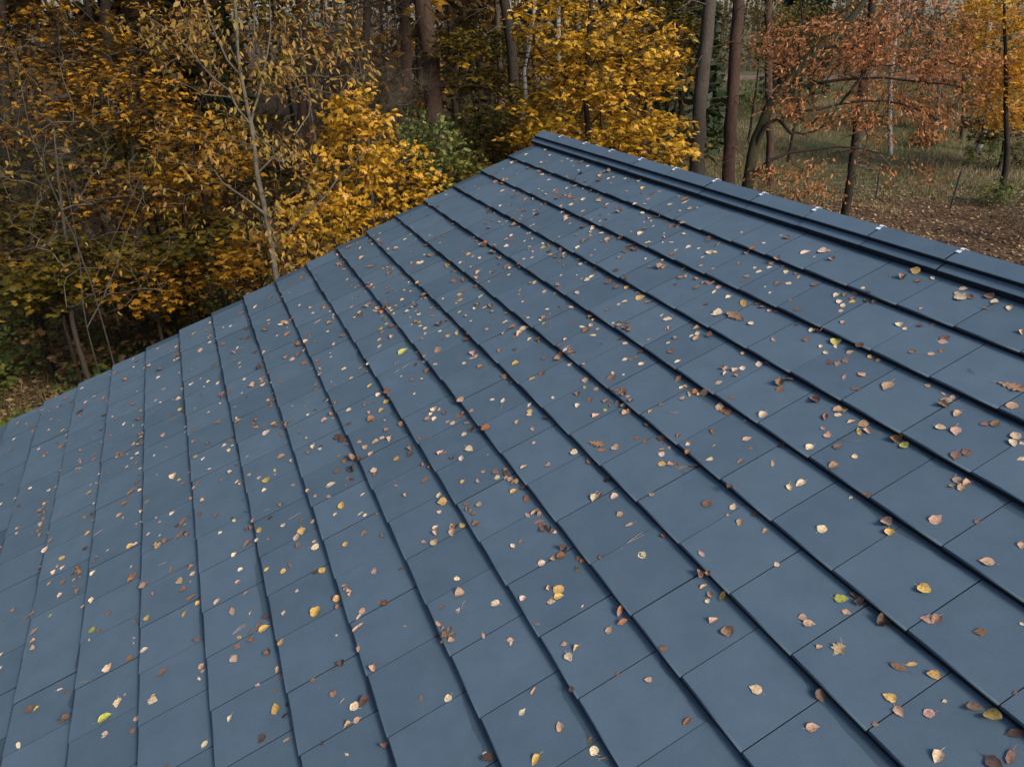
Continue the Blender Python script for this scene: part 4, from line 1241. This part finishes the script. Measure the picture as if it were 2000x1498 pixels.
# ---- big trunks
def pine(name, lab, pts, d, r0, bark, seed, crown_z=13, crown_r=2.4, dead=0, mat=None, n=420):
    r = R(seed)
    tr = line(d, *pts)
    top = np.array(tr[-1]); dirv = top - np.array(tr[0]); dirv /= abs(dirv[2])
    while top[2] < crown_z + 3:
        top = top + dirv * .0 + np.array([dirv[0] * .5, dirv[1] * .3, 2.0]); tr.append(top)
    P0 = footed(tr)
    att = blob(r, 60, (top[0], top[1], crown_z + 1), (crown_r, crown_r, 3.0), .2)
    o = make_tree(name, lab, "tree", P0, r0, r0 * .6, att, T_QUAD, .42, n / 60, .5, .4, mat or L_NEEDLE, bark, B_TWIG, twigs=0, rng=r, flat=.5, step=1.0, tipr=.02)
    if dead:
        tp = curve_pts(P0, .4)
        sel = tp[(tp[:, 2] > 2.2) & (tp[:, 2] < 7.5)]
        a = sel[r.integers(0, len(sel), dead)]
        dr = r.normal(0, 1, (dead, 3)); dr[:, 2] *= .3; dr /= np.linalg.norm(dr, axis=1)[:, None]
        L = r.uniform(.6, 2.2, dead)[:, None]
        b = a + dr * L * .5 + r.normal(0, .08, (dead, 3)); c = b + dr * L * .5 + np.array([0, 0, -.25]) * L
        parts = [strips(a, b, .014, .009), strips(b, c, .009, .004)]
        k = r.integers(0, dead, dead * 5); t = r.uniform(.1, 1, (dead * 5, 1))
        s0 = b[k] + (c[k] - b[k]) * t; s1 = s0 + dr[k] * .2 + r.normal(0, .25, (dead * 5, 3))
        parts.append(strips(s0, s1, .004, .002))
        off = 0; FF = []
        for v_, f_ in parts: FF.append(f_ + off); off += len(v_)
        br = link("dead_branch", mesh_np("dead_branch", np.concatenate([p[0] for p in parts]), np.concatenate(FF), B_TWIGP), o)
        tag(br, kind="stuff")
    return o


pine("red_pine", "thick reddish pine trunk rising between the golden bush and the black trunk", [(862, 330), (850, 230), (838, 100), (822, 0), (812, -80)], 19.5, .27, B_PINE, 80, dead=60)
pine("red_pine", "second reddish pine trunk, half hidden just behind the thick red one", [(800, 330), (795, 200), (792, 60), (788, -40)], 24, .22, B_PINE, 81, dead=40)
pine("grey_pine", "straight grey pine trunk just beyond the golden maple's edge, without ivy", [(1356, 460), (1360, 330), (1372, 160), (1383, 40), (1390, -80)], 19.5, .205, B_GREY, 82, dead=26)
pine("grey_pine", "darker pine trunk between the straight grey pine and the rusty oak", [(1415, 470), (1422, 340), (1432, 160), (1442, 20), (1446, -80)], 20.5, .19, B_PINE, 83, dead=40)
pine("black_trunk_tree", "black wet trunk forked low, standing beside the thin white birch", [(1008, 300), (1004, 180), (1000, 90), (988, 20), (975, -70)], 18, .15, B_DARK, 84, crown_z=11, mat=L_OLIVE, dead=10)
r = R(85)
make_tree("birch_tree", "thin crooked white birch in front of the black trunk", "tree", footed(line(14.6, (1016, 330), (1018, 250), (1026, 190), (1024, 140), (1034, 90), (1042, 30), (1050, -60), (1056, -160))), .062, .03,
          pblob(r, 50, 1090, -200, 120, 110, 13.6, 15.6), T_OVAL, .08, 10, .2, .6, L_GOLD, B_BIRCH, B_TWIG, limbs=[line(14.6, (1020, 180), (1036, 110), (1060, 80), (1100, 60)), line(14.4, (1046, 20), (1090, 15), (1140, 30), (1170, 5))],
          twigs=200, rng=r, flat=.2, droop=.8, min_limb=.018)
pine("brown_trunk_tree", "rough brown trunk with low sprouts standing inside the oak's branches", [(1655, 390), (1665, 320), (1680, 200), (1697, 90), (1708, -40)], 20.5, .12, B_DARK, 86, crown_z=12, mat=L_RUST, dead=70)
for s_, (pts, d, r0, bk, lab) in enumerate([
        ([(215, 330), (212, 150), (205, 0), (200, -60)], 17, .13, B_DARK, "dark mossy trunk behind the upper amber sapling"),
        ([(262, 330), (258, 160), (250, 0), (246, -60)], 19, .12, B_DARK, "second dark trunk just beside the mossy one in the wood"),
        ([(20, 400), (10, 200), (0, 0), (-6, -70)], 15, .11, B_DARK, "leaning dark trunk at the edge of the wood, furthest from the ridge"),
        ([(590, 330), (590, 160), (585, 0), (582, -60)], 21, .13, B_PINE, "brown trunk behind the fork of the pale cherry"),
        ([(700, 330), (712, 180), (716, 0), (718, -60)], 20, .12, B_DARK, "dark trunk amid brown twigs beside the red pines"),
        ([(895, 300), (885, 160), (878, 20), (874, -60)], 26, .13, B_DARK, "dark trunk directly behind the thick red pine's shaded side"),
        ([(1095, 330), (1092, 160), (1090, 0), (1088, -60)], 24, .10, B_BIRCH, "birch trunk glimpsed through the golden maple"),
        ([(1235, 330), (1225, 160), (1216, 0), (1212, -60)], 25, .15, B_DARK, "dark trunk behind the golden maple's crown"),
        ([(1505, 400), (1502, 200), (1500, 0), (1499, -60)], 28, .16, B_PINE, "brown trunk behind the crooked oak's main stem"),
        ([(1740, 330), (1738, 180), (1750, 60), (1758, -60)], 33, .11, B_BIRCH, "white birch behind the rusty oak crown, the nearer of two"),
        ([(1830, 250), (1835, 150), (1838, 40), (1840, -60)], 38, .10, B_BIRCH, "white birch behind the rusty oak crown, the slimmer of two"),
        ([(1930, 220), (1925, 120), (1935, 20), (1938, -60)], 33, .13, B_BIRCH, "white birch trunk in front of the bright yellow maple at the field's end")]):
    pine("forest_tree", lab, pts, d, r0, bk, 100 + s_, crown_z=12 + s_ % 4, mat=(L_BROWN, L_OLIVE, L_AMBER)[s_ % 3], dead=14 if bk is not B_BIRCH else 0)

# mass of brown twigs with an arching branch
for s_, (cx, cy, rx, ry, d, lab) in enumerate([(700, 110, 110, 130, 14.5, "leafless brown shrub with an arching pale branch before the red pine"),
                                               (600, 170, 120, 130, 12.5, "leafless brown shrub tangled behind the cherry tree's right side"),
                                               (770, 230, 90, 90, 15.5, "leafless brown shrub at the foot of the red pines"),
                                               (120, 400, 150, 150, 11.5, "leafless brown shrub in the dark hollow of the wood")]):
    r = R(130 + s_)
    lim = [line(d, (cx + 20, cy + ry), (cx - 70, cy - 30), (cx - 20, cy - 85), (cx + 40, cy - 98), (cx + 110, cy - 85), (cx + 140, cy - 40))] if s_ == 0 else []
    make_tree("bare_bush", lab, "shrub", footed(line(d, (cx + 20, cy + ry * 1.5), (cx + 20, cy + ry), (cx, cy), (cx - 15, cy - ry))), .05, .015,
              pblob(r, 120, cx, cy, rx, ry, d - 1, d + 1), T_OVAL, .05, .5, .1, .6, L_RUST, B_GREY, B_TWIG if s_ != 2 else B_TWIGP, limbs=lim, twigs=(1800, 1300, 1500, 500)[s_], twigL=.4, rng=r, tipr=.0032, sag=.15, min_limb=.02)

# conifers
for s_, (cx, cy, rx, h, d, lab) in enumerate([(1345, 60, 60, 9, 30, "dark green spruce behind the straight grey pine"), (375, 30, 60, 9, 24, "dark green spruce hidden behind yellow sprays in the wood"), (1580, -10, 70, 10, 44, "distant dark spruce above the oak")]):
    r = R(140 + s_)
    c = at(cx, cy, d); zg = float(terrain(c[0], c[1])); n = 2600
    z = r.uniform(.05, 1, n); rad_ = (1 - z) ** .8 * 2.2 * r.uniform(.3, 1, n) ** .5; th = r.uniform(0, 2 * np.pi, n)
    pos = np.stack([c[0] + rad_ * np.cos(th), c[1] + rad_ * np.sin(th), zg + .5 + z * h - rad_ * .25], 1)
    root = empty("spruce_tree", (c[0], c[1], zg)); tag(root, lab, "tree")
    V, F = tube([(c[0], c[1], zg - .1), (c[0], c[1], zg + h)], [.16, .02], 8); link("trunk", mesh_np("trunk", V, F, B_PINE, smooth=True), root)
    V, F, tn = scatter(T_QUAD, pos, .5, r, .5, .5, out_dir=np.stack([np.cos(th), np.sin(th), -.3 * np.ones(n)], 1))
    tag(link("crown", mesh_np("crown", V, F, L_NEEDLE, tint=tn), root), kind="stuff")

# bright yellow maple and brown thicket at the field's end
r = R(150)
make_tree("yellow_maple", "bright yellow maple at the far end of the field behind a white birch", "tree", footed(line(27, (1965, 330), (1965, 200), (1962, 50), (1960, -60))), .12, .03,
          np.concatenate([pblob(r, 160, 1965, 60, 90, 110, 25, 30), pblob(r, 60, 1980, 190, 60, 60, 26, 29)]), T_STAR, .17, 26, .45, .4, L_GOLD, B_DARK, B_TWIG, twigs=60, flat=.6, rng=r, tint_bias=.22)
for s_, (cx, cy, rx, ry, d, m_, lab) in enumerate([
        (1880, 120, 80, 90, 36, L_BROWN, "brown dry-leaved thicket tree between the oak crown and the yellow maple"),
        (1960, 230, 80, 45, 30, L_BROWN, "dark brown thicket under the yellow maple"),
        (1480, 60, 90, 60, 34, L_OLIVE, "olive tree far beyond the two pine trunks"),
        (1250, 120, 60, 50, 22, L_BROWN, "brown-leaved sapling behind the golden maple's upper tier"),
        (1690, 60, 170, 80, 36, L_BROWN, "brown tree filling the gap behind the oak crown"),
        (1570, 60, 90, 50, 30, L_OLIVE, "dim olive tree behind the oak's crooked stem")]):
    r = R(160 + s_)
    make_tree("thicket_tree", lab, "tree", footed(line(d, (cx, cy + ry * 1.4), (cx, cy), (cx, cy - ry))), .07, .02, pblob(r, 90, cx, cy, rx, ry, d - 1.8, d + 1.8), T_STAR, .16, 14, .4, .5, m_, B_DARK, B_TWIG,
              twigs=250, twigL=.6, rng=r, tint_bias=.1)

# ---- understorey and trees of the wood behind
def ang_pt(px, d):
    rr_ = ray(px, 300); k = d / math.hypot(rr_[0], rr_[1])
    return np.array([rr_[0] * k, rr_[1] * k])


r = R(200)
under_lab = {id(L_AMBER): "dim amber undergrowth bush in the shade of the wood", id(L_BROWN): "dim brown undergrowth bush in the shade of the wood",
             id(L_OLIVE): "dim olive undergrowth bush in the shade of the wood", id(L_GREEN): "dark green undergrowth bush in the shade of the wood"}
for i in range(46):
    px = r.uniform(-150, 1300); d = r.uniform(13, 34)
    if px > 850: d = r.uniform(20, 40)
    x, y = ang_pt(px, d); z = float(terrain(x, y)); h = r.uniform(1.5, 4.2)
    m_ = [L_AMBER, L_BROWN, L_OLIVE, L_BROWN, L_GREEN][r.integers(0, 5)]
    c = np.array([x, y, z + h * .55])
    rr = R(300 + i)
    make_tree("undergrowth_bush", under_lab[id(m_)], "shrub", [np.array([x, y, z - .1]), np.array([x, y, z + h * .4]), np.array([x + .1, y, z + h * .9])], .04, .01,
              blob(rr, 38, c, (1.5, 1.3, h * .5), .2), T_STAR, .13, 16, .3, .5, m_, B_DARK, B_TWIG, twigs=60, twigL=.5, rng=rr, group="undergrowth bushes in the wood (%s)" % m_.name.split("_")[0], tint_bias=-.1, flat=.6)
for i in range(44):
    px = r.uniform(-200, 1330); d = r.uniform(22, 48)
    x, y = ang_pt(px, d); z = float(terrain(x, y)); h = r.uniform(10, 14)
    rr = R(400 + i)
    birch = i % 7 == 0 and px > 850
    bk = B_BIRCH if birch else (B_DARK, B_PINE, B_DARK, B_GREY)[i % 4]
    lean = rr.normal(0, .25, 2)
    m_ = (L_BROWN, L_OLIVE, L_AMBER, L_BROWN)[i % 4]
    nm = {id(B_BIRCH): "white", id(B_DARK): "dark", id(B_PINE): "reddish-brown", id(B_GREY): "grey"}[id(bk)]
    rad0 = rr.uniform(.07, .17)
    make_tree("forest_tree", "thin straight %s trunk among many standing deep in the wood" % nm, "tree", [np.array([x, y, z - .1]), np.array([x + lean[0], y + lean[1], z + h * .4]), np.array([x + lean[0] * 2, y + lean[1] * 2, z + h])], rad0, rad0 * .4,
              np.concatenate([blob(rr, 26, (x + lean[0] * 1.6, y + lean[1], z + h - 1), (2.8, 2.8, 2.2), .1), blob(rr, 9, (x, y, z + 4.5), (1.8, 1.6, 3), .1)]),
              T_QUAD, .40, 26, .6, .5, m_, bk, B_TWIG, twigs=260, twigL=.8, rng=rr, group="%s trunks deep in the wood" % nm, flat=.5, step=.8, tipr=.006, tint_bias=-.05)

# far wood that closes the view
r = R(500)
n = 330
px = r.uniform(-500, 2500, n); d = r.uniform(48, 120, n)
d = np.where(px > 1300, r.uniform(74, 125, n), d)
q = np.array([ang_pt(a, b) for a, b in zip(px, d)])
zg = terrain(q[:, 0], q[:, 1])
a = np.stack([q[:, 0], q[:, 1], zg - .2], 1); b = a + np.stack([r.normal(0, .5, n), r.normal(0, .5, n), r.uniform(11, 17, n)], 1)
V1, F1 = strips(a, b, .17, .09)
wood = empty("far_wood", (0, 80, float(terrain(0, 80))))
tag(wood, "far-off autumn wood closing the view behind the track and field", "wood", kind="stuff")
tag(link("far_trunk_mass", mesh_np("far_trunk_mass", V1, F1, B_GREY), wood), kind="stuff")
for nm, m_, cnt, lo, hi in (("far_brown_foliage", L_BROWN, 22000, 0, 9), ("far_olive_foliage", L_OLIVE, 12000, 0, 10), ("far_gold_foliage", L_AMBER, 8000, 0, 8)):
    ncl = cnt // 60
    px = r.uniform(-500, 2500, ncl); d = np.where(px > 1300, r.uniform(73, 115, ncl), r.uniform(46, 110, ncl))
    c = np.array([ang_pt(a_, b_) for a_, b_ in zip(px, d)]); zz = terrain(c[:, 0], c[:, 1]) + r.uniform(lo, hi, ncl)
    k = r.integers(0, ncl, cnt)
    pos = np.stack([c[k, 0], c[k, 1], zz[k]], 1) + r.normal(0, 1, (cnt, 3)) * (1.3, 1.3, 1.0)
    pos[:, 2] = np.maximum(pos[:, 2], terrain(pos[:, 0], pos[:, 1]) + .1)
    cl = r.uniform(0, 1, ncl)
    V, F, tn = scatter(T_QUAD, pos, .5, r, .4, .2, np.clip(cl[k] * .6 + r.uniform(0, .5, cnt), 0, 1))
    tag(link(nm, mesh_np(nm, V, F, m_, tint=tn), wood), kind="stuff")

# unseen wood added beside and behind the house to hide low sky, darkening the butts
r = R(520)
side = empty("unseen_side_wood", (-28, -5, 0.0))
tag(side, "unseen autumn wood added beside and behind the house to hide the low sky", "wood", kind="stuff")
ncl = 420
th = r.uniform(math.radians(150), math.radians(292), ncl); dd = r.uniform(19, 34, ncl)
c = np.stack([-3 + dd * np.cos(th), dd * np.sin(th)], 1)
zz = r.uniform(.5, 15, ncl)
k = r.integers(0, ncl, 16000)
pos = np.stack([c[k, 0], c[k, 1], zz[k]], 1) + r.normal(0, 1, (16000, 3)) * (1.4, 1.4, 1.2)
pos[:, 2] = np.maximum(pos[:, 2], .2)
V, F, tn = scatter(T_QUAD, pos, .9, r, .4, .2)
tag(link("side_foliage", mesh_np("side_foliage", V, F, L_BROWN, tint=tn), side), kind="stuff")
ncl = 260                                                # unseen high crowns added to darken the wood and the low roof's reflections
th = r.uniform(math.radians(96), math.radians(158), ncl); dd = r.uniform(15, 36, ncl)
c = np.stack([dd * np.cos(th), dd * np.sin(th)], 1)
zz = r.uniform(9.5, 19, ncl); k = r.integers(0, ncl, 13000)
pos = np.stack([c[k, 0], c[k, 1], zz[k]], 1) + r.normal(0, 1, (13000, 3)) * (1.5, 1.5, .8)
pos = pos[pos[:, 2] > 8.5]
V, F, tn = scatter(T_QUAD, pos, .75, r, .4, .2)
tag(link("unseen_high_foliage", mesh_np("unseen_high_foliage", V, F, L_NEEDLE, tint=tn), side), kind="stuff")
th = r.uniform(math.radians(150), math.radians(292), 120); dd = r.uniform(18, 34, 120)
a = np.stack([-3 + dd * np.cos(th), dd * np.sin(th), np.full(120, -.2)], 1); b = a + np.stack([r.normal(0, .5, 120), r.normal(0, .5, 120), r.uniform(14, 18, 120)], 1)
V, F = strips(a, b, .16, .08)
tag(link("side_trunk_mass", mesh_np("side_trunk_mass", V, F, B_PINE), side), kind="stuff")

# ================================================================== GROUND COVER
r = R(600)
def spread(n, x0, x1, y0, y1):
    x = r.uniform(x0, x1, n); y = r.uniform(y0, y1, n)
    return x, y, terrain(x, y)
P_all = []
for n, bx in ((26000, (-16, -1, 5.5, 20)), (52000, (2, 27, 6, 28.5)), (15000, (-25, 12, 18, 40))):
    x, y, z = spread(n, *bx); P_all.append(np.stack([x, y, z + r.uniform(.01, .06, n)], 1))
pos = np.concatenate(P_all)
V, F, tn = scatter(T_QUAD, pos, .12, r, .75, 0)
tag(link("leaf_litter", mesh_np("leaf_litter", V, F, L_LITTER, tint=tn)), "brown fallen leaves covering the yard and the wood floor", "leaf litter", kind="stuff")

n = 24000
x, y, z = spread(n, -15, -1.5, 6.5, 17)
cl = np.sin(x * 1.7) * np.cos(y * 1.3 + x) > -.45
x, y, z = x[cl], y[cl], z[cl]
V, F, tn = scatter(T_STAR, np.stack([x, y, z + r.uniform(.05, .6, len(x))], 1), .12, r, .6, .1, np.clip(.25 + .5 * np.sin(x * 2 + y * 3) ** 2 * r.uniform(0, 1, len(x)) + r.uniform(0, .3, len(x)), 0, 1))
tag(link("undergrowth", mesh_np("undergrowth", V, F, L_GREEN, tint=tn)), "low green undergrowth mixed with leaf litter below the verge", "undergrowth", kind="stuff")

def grass_blades(n, box, h, w, name, lab, mask=None, green=0.0):
    x, y, z = spread(n, *box)
    # clumping
    cl = .5 + .5 * np.sin(x * .8 + np.sin(y * .9) * 2) * np.cos(y * .55 - x * .3)
    keep_ = r.uniform(0, 1, n) < .25 + .75 * cl
    if mask is not None: keep_ &= mask(x, y)
    x, y, z, cl = x[keep_], y[keep_], z[keep_], cl[keep_]
    m = len(x)
    hh = h * r.uniform(.4, 1.2, m) * (.6 + .6 * cl)
    th = r.uniform(0, 2 * np.pi, m); ln = r.normal(0, .35, (m, 2)) * hh[:, None]
    dx, dy = np.cos(th) * w / 2, np.sin(th) * w / 2
    V = np.stack([np.stack([x - dx, y - dy, z - .02], 1), np.stack([x + dx, y + dy, z - .02], 1), np.stack([x + ln[:, 0], y + ln[:, 1], z + hh], 1)], 1)
    F = np.arange(3 * m).reshape(-1, 3)
    t = np.clip(.60 + .3 * np.sin(x * .5 + 1) * np.sin(y * .35) + r.normal(0, .18, m) - green, 0, 1)
    tag(link(name, mesh_np(name, V.reshape(-1, 3), F, L_GRASS, tint=np.repeat(t, 3))), lab, "grass", kind="stuff")
grass_blades(120000, (3, 34, 24.5, 50), .24, .024, "dry_grass", "tall dry grass growing over the field beyond the fence", mask=lambda x, y: (x > 5 + .1 * y) & (y > 25.6 + 1.0 * np.sin(x * .9) + .8 * np.sin(x * 2.7 + 1)))
grass_blades(60000, (-12, 50, 40, 63), .35, .05, "field_grass", "greener short grass at the back of the field before the track", green=.3)
grass_blades(9000, (-14, -7, 6.5, 14), .25, .012, "verge_grass", "thin dry grass at the wood's edge by the low end of the verge", green=.1)

# bushes in the field
for s_, (px_, py_, h, m_, nm, lab, per_) in enumerate([
        (1925, 330, 1.5, L_GREEN, "green_shrub", "dark green shrub alone in the grass field", 14), (1990, 470, 1.3, L_BROWN, "grey_shrub", "grey twiggy shrub on the yard's edge beside the litter", 3),
        (1940, 400, .8, L_GREEN, "low_shrub", "low weedy clump in front of the dark green shrub", 8), (1800, 290, .9, L_OLIVE, "low_shrub", "low yellow-green weed clump behind the fence post", 10),
        (1700, 250, .9, L_GREEN, "low_shrub", "low green weed clump seen between the oak's branches", 10), (1460, 215, 1.0, L_GREEN, "low_shrub", "bright green clump between the two pine trunks", 10),
        (1990, 330, 1.0, L_BROWN, "low_shrub", "brown weed clump beside the dark green shrub", 8)]):
    g = on_ground(px_, py_); rr = R(700 + s_)
    make_tree(nm, lab, "shrub", [g - np.array([0, 0, .1]), g + np.array([0, 0, h * .5]), g + np.array([.05, 0, h])], .02, .005, blob(rr, 70, g + np.array([0, 0, h * .55]), (h * .8, h * .7, h * .5), .1), T_STAR, .10, per_, .12, .7, m_, B_GREY,
              B_TWIGP if s_ == 1 else B_TWIG, twigs=900 if s_ == 1 else 150, twigL=.3, rng=rr, tipr=.003, group=None)

# wire fence
posts = [(1570, 392, 330), (1711, 390, 328), (1856, 409, 338)]
pg = [on_ground(x, y) for x, y, _ in posts]
step_ = (pg[2] - pg[1]); step_[2] = 0
fence = empty("wire_fence", pg[1])
tag(fence, "sagging wire fence on thin dark metal posts between yard and field", "fence")
P_posts = [pg[1] - step_ * 3, pg[1] - step_ * 2, pg[0], pg[1], pg[2], pg[2] + step_ * 1.05, pg[2] + step_ * 2.1]
M_POST = simple_mat("dark_metal_post", (.03, .035, .035), .6, noise=.3)
M_WIRE = simple_mat("fence_wire", (.10, .11, .10), .5, metal=.5)
rr = R(800); tops = []
for p in P_posts:
    p = p.copy(); p[2] = float(terrain(p[0], p[1])) - .1
    t_ = p + np.array([rr.normal(.06, .05), rr.normal(0, .05), 1.42])
    V, F = tube([p, (p + t_) / 2, t_], [.032, .031, .030], 8)
    sp = Soup(); sp.add(V, [tuple(f) for f in F]); sp.add(V[-8:], [tuple(range(8))])
    link("post", sp.mesh("post", M_POST, True), fence); tops.append((p, t_))
A_, B_ = [], []
for (p0, t0), (p1, t1) in zip(tops[:-1], tops[1:]):
    for k in np.linspace(.12, .96, 9):
        pts = [p0 + (t0 - p0) * k + ((p1 + (t1 - p1) * k) - (p0 + (t0 - p0) * k)) * s + np.array([0, 0, -.05 * 4 * s * (1 - s)]) for s in np.linspace(0, 1, 7)]
        A_ += pts[:-1]; B_ += pts[1:]
    L_ = np.linalg.norm(p1 - p0)
    for s in np.arange(.12, 1, .15 / L_ * 1.0):
        A_.append(p0 + (p1 - p0) * s + (t0 - p0) * .12); B_.append(p0 + (p1 - p0) * s + (t0 - p0) * .94 - np.array([0, 0, .04]))
V, F = strips(np.array(A_), np.array(B_), .0013, .0013)
tag(link("wire_mesh", mesh_np("wire_mesh", V, F, M_WIRE), fence), kind="stuff")
